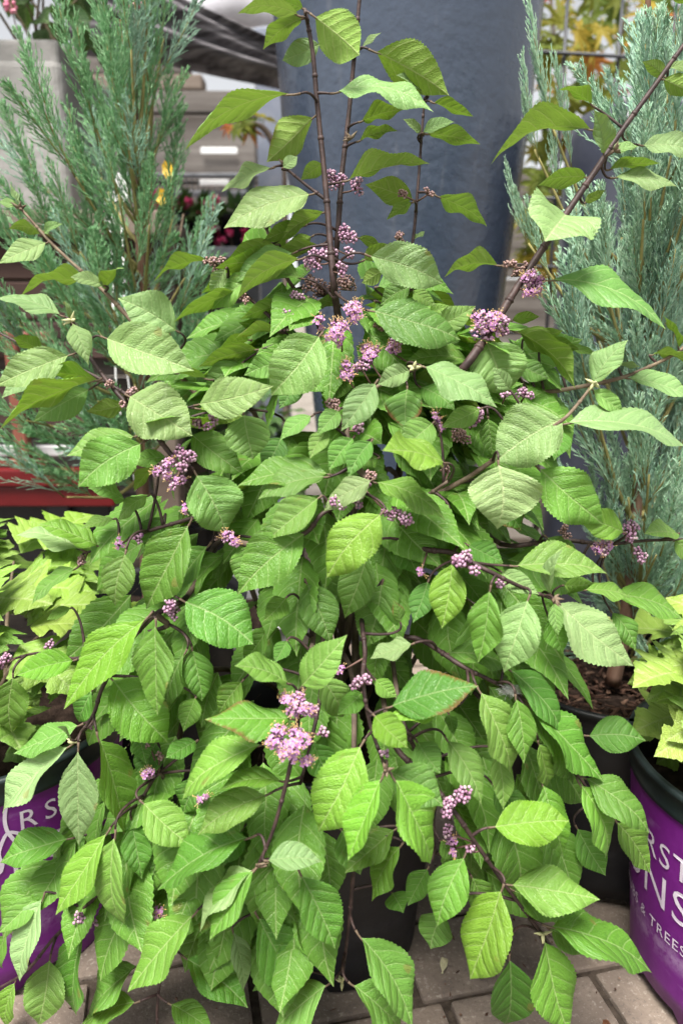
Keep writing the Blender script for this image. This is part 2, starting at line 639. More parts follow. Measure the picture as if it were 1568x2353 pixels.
# ------------------------------------------------------------------ the setting: ground and pavers
rng = random.Random(7)
mb = MB()
mb.add([(-400, -400, -.02), (400, -400, -.02), (400, 400, -.02), (-400, 400, -.02)], [(0, 1, 2, 3)])
tag(mb.build('ground', M['dirt']), kind='structure')
mb = MB()
nx = 24
mb.add([(-1.6, .2, -.008), (1.6, .2, -.008), (1.6, 2.3, -.008), (-1.6, 2.3, -.008)], [(0, 1, 2, 3)])
pave = mb.build('pavement', M['sand'])
tag(pave, kind='structure')
tmpl = []
BW, BD = .158, .104
for k in range(6):
    w = BW if k < 4 else BW * 1.32
    o = bevel_box('brick', -w / 2 + .004, w / 2 - .004, -BD / 2 + .004, BD / 2 - .004, -.045, 0, M['brick'], None, .0035, 2, jit=.0016, rng=rng)
    tmpl.append((o.data, w))
    bpy.data.objects.remove(o)
ang = R(13)
ca, sa = math.cos(ang), math.sin(ang)
for r in range(-3, 16):
    yy = .548 + r * BD
    x = -1.3 + (r % 2) * BW * .5 + rng.uniform(-.01, .01)
    while x < 1.3:
        me, w = tmpl[rng.choice([0, 1, 2, 3, 0, 1, 2, 3, 4, 5])]
        cx = x + w / 2
        x += w
        X, Y = cx * ca + (yy - .64) * -sa + .03, cx * sa + (yy - .64) * ca + .64
        if not (.25 < Y < 1.75 and abs(X) < .6 + .45 * Y): continue
        o = link('brick', me, pave, (X, Y, rng.uniform(-.0035, 0)))
        o.rotation_euler = (rng.gauss(0, .008), rng.gauss(0, .008), ang + rng.gauss(0, .006))

# ------------------------------------------------------------------ pots


def lathe(mb, prof, n=56, mi=0):
    vs_, fs = [], []
    for r, z in prof:
        for k in range(n):
            a = 2 * math.pi * k / n
            vs_.append((r * math.cos(a), r * math.sin(a), z))
    for i in range(len(prof) - 1):
        for k in range(n):
            a, b = i * n + k, i * n + (k + 1) % n
            fs.append((a, b, b + n, a + n))
    mb.add(vs_, fs, mi)


def disc(mb, r, z, n=40, mi=0, bump=.004, rng=random):
    vs_, fs = [(0, 0, z)], []
    rr = [r * .35, r * .7, r]
    for q in rr:
        for k in range(n):
            a = 2 * math.pi * k / n
            vs_.append((q * math.cos(a), q * math.sin(a), z + rng.uniform(-bump, bump)))
    for k in range(n):
        fs.append((0, 1 + k, 1 + (k + 1) % n))
    for i in range(2):
        for k in range(n):
            a, b = 1 + i * n + k, 1 + i * n + (k + 1) % n
            fs.append((a, a + n, b + n, b))
    mb.add(vs_, fs, mi)


def nursery_pot(name, loc, rt, rb, h, matb, label, group=None, rim=True, feet=True, matr=None):
    root = empty(name, loc)
    tag(root, label, 'plant pot', group)
    zr = h - .028
    rr = rb + (rt - rb) * zr / h
    mb = MB()
    lathe(mb, [(rb * .6, .008), (rb - .006, .006), (rb, .010), (rb + .002, .03), (rb + (rt - rb) * .5, h * .5), (rr, zr)], 72)
    if feet:   # moulded feet round the base
        nb = []
        for p in mb.v:
            a = math.atan2(p[1], p[0])
            z = p[2]
            if z < .012 and math.hypot(p[0], p[1]) > rb * .8:
                z = .012 if math.sin(a * 6) > .2 else 0
            nb.append((p[0], p[1], z))
        mb.v = nb
    mb.build('body', matb, root)
    mb = MB()
    lathe(mb, [(rr - .003, zr - .004), (rr + .002, zr), (rt - .001, zr + .004), (rt, h - .008), (rt + .004, h - .004), (rt + .003, h), (rt - .003, h), (rt - .006, h - .01), (rr - .006, zr - .03)], 72)
    mb.build('rim', matr or M['rim'], root)
    mb = MB()
    disc(mb, rr - .004, h - .045, rng=random.Random(3))
    mb.build('soil', M['soil'], root)
    return root, (lambda z: rb + (rt - rb) * z / h)


def pot_text(root, body, size, rf, z, ang_right, mat, space=1.1, left=False):
    cu = bpy.data.curves.new('lettering', 'FONT')
    cu.body = body
    cu.size = size
    cu.space_character = space
    cu.align_x = 'LEFT' if left else 'RIGHT'
    cu.resolution_u = 3
    o = bpy.data.objects.new('lettering', cu)
    COL.objects.link(o)
    bpy.context.view_layer.update()
    dg = bpy.context.evaluated_depsgraph_get()
    me = bpy.data.meshes.new_from_object(o.evaluated_get(dg))
    bpy.data.objects.remove(o)
    bm = bmesh.new()
    bm.from_mesh(me)
    for v in bm.verts:
        zz = z + v.co.y
        r = rf(zz) + .0008
        a = ang_right + v.co.x / r
        v.co = Vector((r * math.cos(a), r * math.sin(a), zz))
    bm.to_mesh(me)
    bm.free()
    me.materials.clear()
    me.materials.append(mat)
    return link('lettering', me, root)


POT_C = Vector((-.012, .715, 0))
main_pot, _ = nursery_pot('nursery_pot', POT_C, .125, .093, .255, M['black_pot'], 'black nursery pot holding the big central beautyberry shrub', matr=M['black_pot'])

PR = Vector((.432, .645, 0))
rp, rf = nursery_pot('nursery_pot', PR, .148, .128, .25, M['purple'], 'purple printed nursery pot at the right edge of the picture', 'purple printed nursery pots')
va = math.atan2(CAM.y - PR.y, CAM.x - PR.x)       # direction from the pot to the camera
for txt, sz, z, off in (('FIRST', .035, .162, -26), ('EDITIONS', .050, .116, -25), ('SHRUBS & TREES', .0165, .084, -26)):
    pot_text(rp, txt, sz, rf, z, va + R(off), M['white_print'], 1.12)

PL = Vector((-.385, .735, 0))
lp, rf = nursery_pot('nursery_pot', PL, .148, .126, .25, M['purple'], 'purple printed nursery pot at the left edge, half hidden by leaves', 'purple printed nursery pots')
va = math.atan2(CAM.y - PL.y, CAM.x - PL.x)
pot_text(lp, 'RST', .030, rf, .188, va + R(8), M['white_print'], 1.4, True)
pot_text(lp, 'EDITIONS', .042, rf, .142, va + R(26), M['white_print'], 1.12)
pot_text(lp, 'SHRUBS & TREES', .0165, rf, .117, va + R(28), M['white_print'], 1.12)


def pot_curve(root, pts, rf, a0, w, mat):
    """flat printed stroke on the pot wall; pts in metres (x along the wall, z)"""
    pts = spline([(p[0], p[1], 0) for p in pts], 5)
    vs_, fs = [], []
    for i, p in enumerate(pts):
        t = (pts[min(i + 1, len(pts) - 1)] - pts[max(i - 1, 0)]).normalized()
        nn = Vector((-t.y, t.x, 0)) * w * .5
        for q in (p + nn, p - nn):
            r = rf(q.y) + .0009
            a = a0 + q.x / r
            vs_.append((r * math.cos(a), r * math.sin(a), q.y))
    for i in range(len(pts) - 1):
        fs.append((2 * i, 2 * i + 1, 2 * i + 3, 2 * i + 2))
    mb = MB()
    mb.add(vs_, fs)
    mb.build('leaf_emblem', mat, root)


a0 = va + R(4.5)
pot_curve(lp, [(0, .218), (-.002, .206), (-.001, .193), (.004, .180), (.008, .172)], rf, a0, .0034, M['white_print'])
pot_curve(lp, [(-.009, .160), (-.010, .170), (-.007, .180), (-.001, .190), (.007, .187), (.013, .180), (.015, .170), (.012, .160)], rf, a0, .0034, M['white_print'])

# pots of the junipers and a black one between the shrub and the purple pot
JR = Vector((.332, .855, 0))
JR2 = Vector((.53, 1.0, 0))
JL = Vector((-.275, 1.03, 0))
nursery_pot('nursery_pot', JR, .145, .122, .25, M['black_pot'], 'black nursery pot with bark mulch under the nearer right-hand juniper', matr=M['black_pot'])
nursery_pot('nursery_pot', JL, .135, .112, .27, M['black_pot'], 'black nursery pot under the blue-green juniper on the left', matr=M['black_pot'])
nursery_pot('nursery_pot', JR2, .135, .112, .27, M['black_pot'], 'black nursery pot under the farther juniper at the right edge', matr=M['black_pot'])
rngm = random.Random(5)
mb = MB()
for k in range(620):
    a, r = rngm.uniform(0, 6.28), .128 * math.sqrt(rngm.random())
    c = Vector((JR.x + r * math.cos(a), JR.y + r * math.sin(a), .207 + rngm.uniform(0, .010)))
    d = Vector((rngm.gauss(0, 1), rngm.gauss(0, 1), rngm.gauss(0, .4))).normalized()
    l, w_ = rngm.uniform(.002, .011), rngm.uniform(.0008, .0035)
    x_ = d.cross(Vector((rngm.gauss(0, .5), rngm.gauss(0, .5), 1))).normalized() * w_
    n_ = d.cross(x_).normalized() * .0007
    e_ = [c - d * l + x_ * rngm.uniform(.2, 1), c - d * l * .7 - x_, c + d * l * rngm.uniform(.6, 1) - x_ * .6, c + d * l + x_ * rngm.uniform(.1, .8)]
    mb.add([q + n_ for q in e_] + [q - n_ for q in e_], [(0, 1, 2, 3), (7, 6, 5, 4), (0, 4, 5, 1), (1, 5, 6, 2), (2, 6, 7, 3), (3, 7, 4, 0)])
o = mb.build('bark_mulch', M['chip'])
tag(o, 'brown bark mulch filling the black pot of the right juniper', 'mulch', kind='stuff')

# white nursery pot glimpsed through the leaves behind the shrub
nursery_pot('nursery_pot', (-.16, 1.12, 0), .13, .11, .23, simple('cream_plastic', (.42, .38, .32), .6), 'cream plastic pot glimpsed through the leaves behind the shrub', matr=M['greyboard'])

# tall slate planter behind the shrub
TP = Vector((.118, 1.56, 0))
root = empty('tall_planter', TP)
tag(root, 'very tall slate blue glazed planter rising behind the shrub', 'planter')
mb = MB()
lathe(mb, [(.06, .004), (.130, 0), (.136, .01), (.152, .25), (.176, .5), (.203, .75), (.228, 1.0), (.246, 1.25), (.250, 1.33)], 96)
mb.build('body', M['glaze'], root)
mb = MB()
lathe(mb, [(.249, 1.328), (.266, 1.335), (.271, 1.36), (.267, 1.385), (.252, 1.39), (.240, 1.38), (.232, 1.2)], 96)
mb.build('rim', M['glaze'], root)
mb = MB()
disc(mb, .236, 1.30)
mb.build('soil', M['soil'], root)

# second dark planter behind the right juniper
p = P(1400, 300, 1.42)
root = empty('dark_planter', (p.x + .075, 1.50, 0))
tag(root, 'dark navy glazed planter with rounded shoulder behind the right juniper', 'planter')
mb = MB()
lathe(mb, [(.05, .004), (.115, 0), (.12, .01), (.122, .5), (.124, .92), (.122, .96), (.114, .99), (.10, 1.01), (.085, 1.016), (.078, 1.005), (.078, .8)], 72)
mb.build('body', M['glaze_dark'], root)
mb = MB()
disc(mb, .08, .95)
mb.build('soil', M['soil'], root)

# ------------------------------------------------------------------ background left: bench, concrete planter, cart
bx0, bx1 = -1.15, P(388, 500, 1.40).x
root = empty('wooden_bench', ((bx0 + bx1) / 2, 1.5, 0))
tag(root, 'weathered wooden bench carrying the concrete planter, upper left', 'bench')
off = -root.location
zt = P(100, 481, 1.36).z
zb = P(100, 540, 1.36).z
bevel_box('top_board', bx0, bx1, 1.36, 1.40, zb, zt, M['wood_brown'], root, .004, 2, off)
for k in range(3):
    bevel_box('top_plank', bx0, bx1 - .01, 1.405 + k * .13, 1.53 + k * .13, zt - .032, zt - .004, M['wood_brown'], root, .004, 2, off)
for k in range(6):
    z1 = zb - .006 - k * .034
    bevel_box('front_slat', bx0, bx1 - .015, 1.385, 1.405, z1 - .030, z1, M['wood_dark'], root, .003, 1, off)
for xx in (bx0 + .05, bx1 - .06):
    for yy in (1.42, 1.72):
        bevel_box('leg', xx, xx + .05, yy, yy + .05, 0, zt - .04, M['wood_brown'], root, .004, 1, off)

px1 = P(152, 300, 1.45).x
ztop = P(100, 84, 1.45).z
zc0 = zt + .001
root = empty('concrete_planter', (px1 - .22, 1.60, zc0))
tag(root, 'pale grey concrete planter with rounded corner on the bench', 'planter')
off = -root.location
me = bevel_box('body', px1 - .44, px1, 1.45, 1.77, zc0, ztop - .03, M['concrete'], root, .022, 5, off)
mb = MB()
# raised lip round the top
x0, x1, y0, y1 = px1 - .435, px1 - .005, 1.455, 1.765
o = bevel_box('lip', x0, x1, y0, y0 + .03, ztop - .05, ztop, M['concrete'], root, .010, 3, off)
o = bevel_box('lip', x0, x1, y1 - .03, y1, ztop - .05, ztop, M['concrete'], root, .010, 3, off)
o = bevel_box('lip', x0 + .002, x0 + .03, y0 + .03, y1 - .03, ztop - .05, ztop - .001, M['concrete'], root, .010, 3, off)
o = bevel_box('lip', x1 - .03, x1 - .002, y0 + .03, y1 - .03, ztop - .05, ztop - .001, M['concrete'], root, .010, 3, off)

# red cart with rusty shelves
cy = 1.33
cx1 = P(262, 1120, cy).x
root = empty('plant_cart', (-.85, 1.5, 0))
tag(root, 'red steel plant cart with rusty rails at the left edge', 'cart')
off = -root.location
z0, z1 = P(100, 1166, cy).z, P(100, 1080, cy).z
zm = (z0 + z1) / 2
bevel_box('deck_edge', -1.3, cx1, cy, cy + .03, zm + .004, z1, M['red'], root, .003, 2, off)
bevel_box('deck_edge', -1.3, cx1 - .004, cy + .008, cy + .04, z0, zm + .002, M['red'], root, .003, 2, off)
bevel_box('deck', -1.3, cx1 - .002, cy + .042, 1.34 + .02, z0 + .02, z1 - .006, M['red'], root, .002, 1, off)
for (ya, yb, xe, m, n) in ((762, 782, 130, 'terra', 'rail'), (1048, 1064, 120, 'terra', 'rail'), (1018, 1042, 200, 'greyboard', 'shelf_board'), (868, 1000, 225, 'wood_dark', 'crate_side')):
    a, b = P(60, yb, cy + .06).z, P(60, ya, cy + .06).z
    bevel_box(n, -1.25, P(xe, ya, cy + .06).x, cy + .03, cy + .045 + (.01 if m != 'terra' else 0), a, b, M[m], root, .002, 1, off)
pxx = P(42, 1000, cy).x
bevel_box('post', pxx - .012, pxx + .012, cy + .004, cy + .028, z1 - .002, P(42, 760, cy).z, M['terra'], root, .003, 1, off)
bevel_box('shade_panel', -1.28, cx1 - .03, cy + .06, cy + .075, .10, z0 + .018, M['black_pot'], root, .002, 1, off)  # black sheet added to stand in for the darkness under the deck
for xx in (-1.2, cx1 - .12):
    mb = MB()
    mb.tube([(xx - .012, cy + .05, .06), (xx + .012, cy + .05, .06)], .06, 20)
    mb.build('wheel', M['wire'], root, off)
    bevel_box('axle_bracket', xx - .02, xx + .02, cy + .042, cy + .058, .06, z0, M['wire'], root, .002, 1, off)

# ------------------------------------------------------------------ timber wall, steel rails, post, shade cloth
WY = 2.62
root = empty('timber_wall', (-.6, WY + .05, 0))
tag(root, 'weathered grey timber wall of stacked beams, upper left background', 'wall')
off = -root.location
wr = random.Random(11)
x0, x1 = -2.6, P(600, 300, WY).x - .02
levels = [0.02]
zz = P(400, 258, WY).z
tops = [zz]
while tops[-1] > .25: tops.append(tops[-1] - .205)
tops.append(.0)
for k in range(len(tops) - 1):
    bevel_box('beam', x0, x1 + wr.uniform(-.01, .01), WY + wr.uniform(0, .012), WY + .1, tops[k + 1] + .004, tops[k] - .004, M['wood_grey'], root, .006, 2, off)
bevel_box('beam', x0, x1, WY + .005, WY + .1, tops[0] + .002, P(520, 205, WY).z, M['wood_grey'], root, .006, 2, off)
bevel_box('beam', x0, P(462, 180, WY).x, WY + .01, WY + .1, P(520, 203, WY).z, P(520, 166, WY).z, M['wood_brown'], root, .006, 2, off)
bevel_box('beam', P(594, 180, WY).x, x1 + .002, WY + .01, WY + .1, P(520, 203, WY).z, P(520, 120, WY).z, M['wood_grey'], root, .006, 2, off)

bevel_box('beam', x0, P(430, 180, WY).x, WY + .014, WY + .1, P(520, 165, WY).z, P(520, 100, WY).z, M['wood_grey'], root, .006, 2, off)

# wooden fence low behind the maple on the right
root = empty('board_fence', (1.2, 3.1, 0))
tag(root, 'grey board fence low behind the maple and the wire grid', 'fence')
off = -root.location
for k in range(6):
    bevel_box('board', .3, 2.6, 3.08 + wr.uniform(0, .01), 3.12, .02 + k * .2, .212 + k * .2, M['wood_grey'], root, .004, 1, off)
for xx in (.5, 1.4, 2.3):
    bevel_box('post', xx, xx + .08, 3.125, 3.2, 0, 1.24, M['wood_grey'], root, .004, 1, off)

# galvanised rails of a bench in front of the wall, with white label strips
ry = 2.25
root = empty('steel_bench', (-.5, ry + .2, 0))
tag(root, 'galvanised steel display bench in front of the timber wall', 'bench')
off = -root.location
xa, xb = -1.6, P(622, 420, ry).x
for (ya, yb) in ((396, 404), (436, 448)):
    bevel_box('rail', xa, xb, ry, ry + .03, P(450, yb, ry).z, P(450, ya, ry).z, M['steel'], root, .003, 2, off)
mbm = MB()
zlo, zhi = P(450, 436, ry + .01).z, P(450, 404, ry + .01).z
for k in range(90):
    xx = xa + (xb - xa) * k / 90
    mbm.tube([(xx, ry + .015, zlo), (xx, ry + .015, zhi)], .0015, 4)
o = mbm.build('mesh_panel', M['steel'], root, off)
o['kind'] = 'stuff'
zt_ = P(450, 575, ry).z
bevel_box('shelf', xa, xb, ry - .12, ry + .4, zt_ - .03, zt_, M['steel'], root, .003, 1, off)
for xx in (xa + .05, xb - .08):
    bevel_box('leg', xx, xx + .04, ry + .005, ry + .045, 0, zt_ - .032, M['steel'], root, .003, 1, off)
    bevel_box('upright', xx, xx + .03, ry + .032, ry + .06, zt_, zhi + .01, M['steel'], root, .003, 1, off)
for (xa_, xb_, ya, yb, yd, lab) in ((461, 545, 338, 353, WY - .006, 'upper narrow white label strip on the grey timber wall'), (458, 526, 412, 426, ry - .004, 'lower white ribbed label strip on the steel rail')):
    o = bevel_box('label_strip', P(xa_, ya, yd).x, P(xb_, ya, yd).x, yd - .004, yd, P(500, yb, yd).z, P(500, ya, yd).z, M['white_plastic'], None, .0015, 1)
    tag(o, lab, 'label strip')
q = P(608, 300, 2.2)
o = bevel_box('slate_post', P(590, 300, 2.2).x, P(655, 300, 2.2).x, 2.2, 2.27, 0, P(608, 60, 2.2).z, M['post'], None, .004, 2)
tag(o, 'slate blue square post left of the tall planter', 'post')

# rolled dark shade cloth
mb = MB()
NS, NTT = 40, 60
cr = random.Random(4)
phs = [cr.uniform(0, 6.3) for _ in range(5)]
vs_, fs = [], []
for i in range(NS + 1):
    s = i / NS
    px = 180 + (700 - 180) * s
    yt = interp([(180, -150), (390, -5), (500, 45), (625, 108), (700, 150)], px)
    yb = interp([(180, 120), (390, 145), (500, 168), (625, 192), (700, 210)], px)
    for j in range(NTT + 1):
        tt = j / NTT
        a = tt * 2 * math.pi
        # closed lumpy roll: front face with folds, back face plainer
        yv = yt + (yb - yt) * (.5 - .5 * math.cos(a))
        dep = math.sin(a)
        f = tt + .03 * math.sin(3 * s + phs[0])
        fold = (.020 * math.sin(24 * f + 2 * s + phs[1]) + .012 * math.sin(47 * f - 3 * s + phs[2]) + .006 * math.sin(90 * f + phs[3])) * (1 if dep > 0 else .3)
        p = P(px, yv, 2.0)
        vs_.append((p.x, p.y - dep * .10 + fold, p.z))
for i in range(NS):
    for j in range(NTT):
        a = i * (NTT + 1) + j
        fs.append((a, a + 1, a + NTT + 2, a + NTT + 1))
mb.add(vs_, fs)
o = mb.build('shade_cloth', M['cloth'])
tag(o, 'rolled dark shade cloth hanging in folds above the timber wall', 'shade cloth')

mb = MB()
vs_, fs = [], []
for i in range(21):
    for j in range(9):
        p = P(330 + 25 * i, -420 + 60 * j, 3.3)
        vs_.append((p.x, p.y + .03 * math.sin(i * .9) * math.cos(j * .7), p.z))
for i in range(20):
    for j in range(8):
        a = i * 9 + j
        fs.append((a, a + 1, a + 10, a + 9))
mb.add(vs_, fs)
o = mb.build('white_tarp', M['tarp'])
so = o.modifiers.new('thickness', 'SOLIDIFY')
so.thickness = .003
tag(o, 'white tarpaulin stretched behind the rolled shade cloth', 'tarpaulin')

# ------------------------------------------------------------------ wire grid fence
fy = 1.98
root = empty('wire_fence', (P(1350, 600, fy).x, fy, 0))
tag(root, 'black welded wire grid fence to the right of the tall planter', 'fence')
off = -root.location
xa, xb = .25, 1.55
rot = R(-9)


def fp(x, z, dy=0):
    x_ = x - .55
    return Vector((.55 + x_ * math.cos(rot), fy - x_ * math.sin(rot) + dy, z))


zs = []
z = P(1300, 123, fy).z
while z > .03:
    zs.append(z)
    z -= .158
zs = [zs[0] + .158] + zs
for z in zs:
    mb = MB()
    mb.tube([fp(xa, z), fp(.9, z), fp(xb, z)], .0045, 6)
    mb.build('wire', M['wire'], root, off)
xx = P(1285, 300, fy).x
k = -2
while xx + k * .135 < xb:
    mb = MB()
    mb.tube([fp(xx + k * .135, 0, .009), fp(xx + k * .135, .8, .009), fp(xx + k * .135, zs[0] + .02, .009)], .0045, 6)
    mb.build('wire', M['wire'], root, off)
    k += 1

# ------------------------------------------------------------------ Japanese maple behind the fence


def maple_mesh():
    mb = MB()
    vs_ = [(0, 0, 0)]
    lob = [(-125, .42), (-80, .72), (-40, .92), (0, 1.0), (40, .92), (80, .72), (125, .42)]
    pts = []
    for k, (a, r) in enumerate(lob):
        if k:
            am = (lob[k - 1][0] + a) / 2
            pts.append((am, .30, -.02))
        pts.append((a - 9, r * .62, 0))
        pts.append((a, r, -.14 * r))
        pts.append((a + 9, r * .62, 0))
    vs_ += [(math.sin(R(a)) * r, math.cos(R(a)) * r + .0, z) for a, r, z in pts]
    fs = [(0, i + 1, i) for i in range(1, len(pts))]
    mb.add(vs_, fs)
    mb.tube([(0, 0, 0), (0, -.35, -.02), (0, -.6, -.1)], .018, 4)
    return mb.mesh('maple_leaf', [M['maple']], smooth=False)


MAPLE = maple_mesh()


def maple(name, base, limbs, nleaf, seed, label, region, Yr, size):
    r = random.Random(seed)
    root = empty(name, base)
    tag(root, label, 'maple')
    off = -Vector(base)
    tips = []
    for pts in limbs:
        mb = MB()
        sp = spline(pts, 6)
        n = len(sp)
        mb.tube(sp, [.009 * (1 - i / n) + .002 for i in range(n)], 6)
        mb.build('limb', M['wood_brown'], root, off)
        tips += sp[n // 4:]
    for k in range(nleaf):
        px, py = r.uniform(*region[0]), r.uniform(*region[1])
        c = P(px, py, r.uniform(*Yr))
        t = min(tips, key=lambda q: (q - c).length)
        c = c.lerp(t, r.uniform(0, .35))
        d = Vector((r.gauss(0, 1), r.gauss(-.3, .6), r.gauss(-.5, .5)))
        nn = Vector((r.gauss(0, .4), r.gauss(-.8, .4), r.gauss(.6, .4)))
        o = link('leaf', MAPLE, root)
        s = size * r.uniform(.7, 1.25)
        m = frame(d, nn).to_4x4()
        m.translation = c + off
        o.matrix_local = m @ Matrix.Scale(s, 4)
        zf = (py - region[1][0]) / (region[1][1] - region[1][0])
        o['warm'] = min(1, max(0, r.gauss(.30, .24)))


mbse = Vector((.62, 2.35, 0))
maple('maple_tree', mbse, [[mbse, P(1330, 700, 2.35), P(1300, 350, 2.35), P(1270, 60, 2.3), P(1262, -80, 2.3)],
                          [P(1325, 650, 2.35), P(1390, 420, 2.4), P(1420, 160, 2.35), P(1450, -60, 2.35)],
                          [P(1302, 360, 2.35), P(1220, 250, 2.4), P(1170, 80, 2.4)],
                          [P(1390, 430, 2.4), P(1480, 300, 2.4), P(1540, 120, 2.4)]], 296, 3,
      'Japanese maple with green and orange leaves behind the wire fence', ((1170, 1560), (-60, 690)), (2.1, 2.6), .075)
mb2 = Vector((P(640, 300, 1.98).x, 1.98, 0))
maple('maple_sapling', mb2, [[mb2, P(655, 500, 1.98), P(645, 300, 1.98)], [P(648, 360, 1.98), P(600, 290, 1.96), P(545, 285, 1.94)]], 9, 8,
      'thin maple sapling with orange leaves left of the tall planter', ((510, 625), (266, 300)), (1.9, 1.97), .045)

# ------------------------------------------------------------------ junipers


def spray_mesh(name, L, nside, ksub, seed, mat, spread=1.0, thick=1.0):
    r = random.Random(seed)
    mb = MB()

    def axis(t): return Vector((.05 * L * math.sin(2.5 * t), .04 * L * math.sin(2 * t + 1), L * t))
    mb.tube([axis(i / 6) for i in range(7)], [(.0017 - .0011 * i / 6) * thick for i in range(7)], 4, 1)
    for s in range(nside):
        t = .04 + .95 * (s + r.random() * .6) / nside
        az = s * 2.4 + r.uniform(-.5, .5)
        el = R(r.uniform(17, 36)) * spread
        d = Vector((math.cos(az) * math.sin(el), math.sin(az) * math.sin(el), math.cos(el)))
        l = (.40 * L * (1 - t) ** .8 + .05 * L) * r.uniform(.6, 1.25)
        b = axis(t)
        e = b + d * l + Vector((0, 0, .12 * l))
        mid = b.lerp(e, .5) + d.orthogonal().normalized() * r.uniform(-.04, .04) * l
        mb.tube([b, mid, e], [.0010 * thick, .0009 * thick, .0003], 3, 0, cap=False)
        for q in range(ksub):
            tt = .12 + .85 * (q + r.random() * .7) / ksub
            bb = b.lerp(mid, tt * 2) if tt < .5 else mid.lerp(e, tt * 2 - 1)
            pr = d.orthogonal().normalized()
            pr.rotate(Matrix.Rotation(q * 2.6 + r.uniform(-.6, .6), 3, d))
            dd = (d * 1.4 + pr * r.uniform(.45, .8) + Vector((0, 0, .3))).normalized()
            ll = (.2 * l * (1.1 - tt) + .005) * r.uniform(.6, 1.3)
            mb.tube([bb, bb + dd * ll * .6, bb + dd * ll], [.0008 * thick, .00095 * thick, .0003], 3, 0, cap=False)
    return mb.mesh(name, [mat, M['jun_stem']])


def juniper(base, trunk, branches, label, mats, seed, spray_len=.15, group=None, step=.045, spread=1.0, up=.5, maxs=290, thick=1.0):
    r = random.Random(seed)
    root = empty('juniper_shrub', base)
    tag(root, label, 'juniper', group)
    off = -Vector(base)
    meshes = [spray_mesh('spray', spray_len * q, 26, 10, seed * 10 + k, mats[k % len(mats)], spread, thick) for k, q in enumerate((1.0, .8, 1.15, .9, 1.0, .7))]
    mb = MB()
    sp = spline(trunk, 8)
    n = len(sp)
    mb.tube(sp, [.008 * (1 - i / n) ** .8 + .002 for i in range(n)], 8)
    mb.build('trunk', M['jun_bark'], root, off)
    spots = []
    for br in branches:
        tiponly = br[-1] == 'tip'
        low = br[-1] == 'low'
        if tiponly or low: br = br[:-1]
        s2 = spline(br, 8)
        m = len(s2)
        mb = MB()
        mb.tube(s2, [.0024 * (1 - i / m) + .001 for i in range(m)], 6)
        mb.build('branch', M['jun_stem'], root, off)
        L = sum((s2[i + 1] - s2[i]).length for i in range(m - 1))
        d0 = 0
        nxt = L * (.72 if tiponly else .12)
        for i in range(m - 1):
            seg = s2[i + 1] - s2[i]
            while d0 + seg.length >= nxt:
                f = (nxt - d0) / max(seg.length, 1e-6)
                spots.append((s2[i] + seg * f, seg.normalized(), nxt / L + (10 if tiponly else 0)))
                if low: spots[-1] = spots[-1] + (1,)
                nxt += step * r.uniform(.7, 1.3)
            d0 += seg.length
        spots.append((s2[-1], (s2[-1] - s2[-2]).normalized(), 1.0 + (10 if tiponly else 0)))
    r.shuffle(spots)
    spots.sort(key=lambda q: q[2] < 5 and len(q) < 4)
    spots = [q[:3] for q in spots]
    for k, (p, d, f) in enumerate(spots[:maxs]):
        sd_ = Vector((r.gauss(0, 1), r.gauss(0, 1), r.gauss(0, .5)))
        dd = d + Vector((0, 0, up)) + (sd_.normalized() * (r.uniform(.35, .8) if f < 5 else .15) if f < .99 or 5 < f < 10.99 else Vector((0, 0, .1)))
        m = dd.to_track_quat('Z', 'Y').to_matrix() @ Matrix.Rotation(r.uniform(0, 6.28), 3, 'Z')
        o = link('spray', r.choice(meshes), root)
        mm = m.to_4x4()
        mm.translation = p + off
        sc_ = r.uniform(.7, 1.15)
        o.matrix_local = mm @ Matrix.Diagonal((sc_ * .5, sc_ * .5, sc_ * .8, 1) if f > 5 else (sc_, sc_, sc_, 1))
    return root


jr = random.Random(21)
# left juniper: branches traced as curves from the trunk, fanning upward
Y0 = 1.03
tr = [JL + Vector((0, 0, .22)), P(328, 1150, Y0), P(330, 900, Y0), P(326, 660, Y0), P(316, 420, Y0), P(308, 200, Y0), P(318, -60, Y0)]
brs = []


def jb(a, b, ya, yb, bow=.0, pull=.055):
    pa, pb = P(*a, ya), P(*b, yb)
    d_ = (pb - pa).length
    pb = pa + (pb - pa) * max(.35, 1 - pull / d_)
    m1 = pa.lerp(pb, .4) + Vector((0, 0, -bow))
    brs.append([pa, m1, pb])


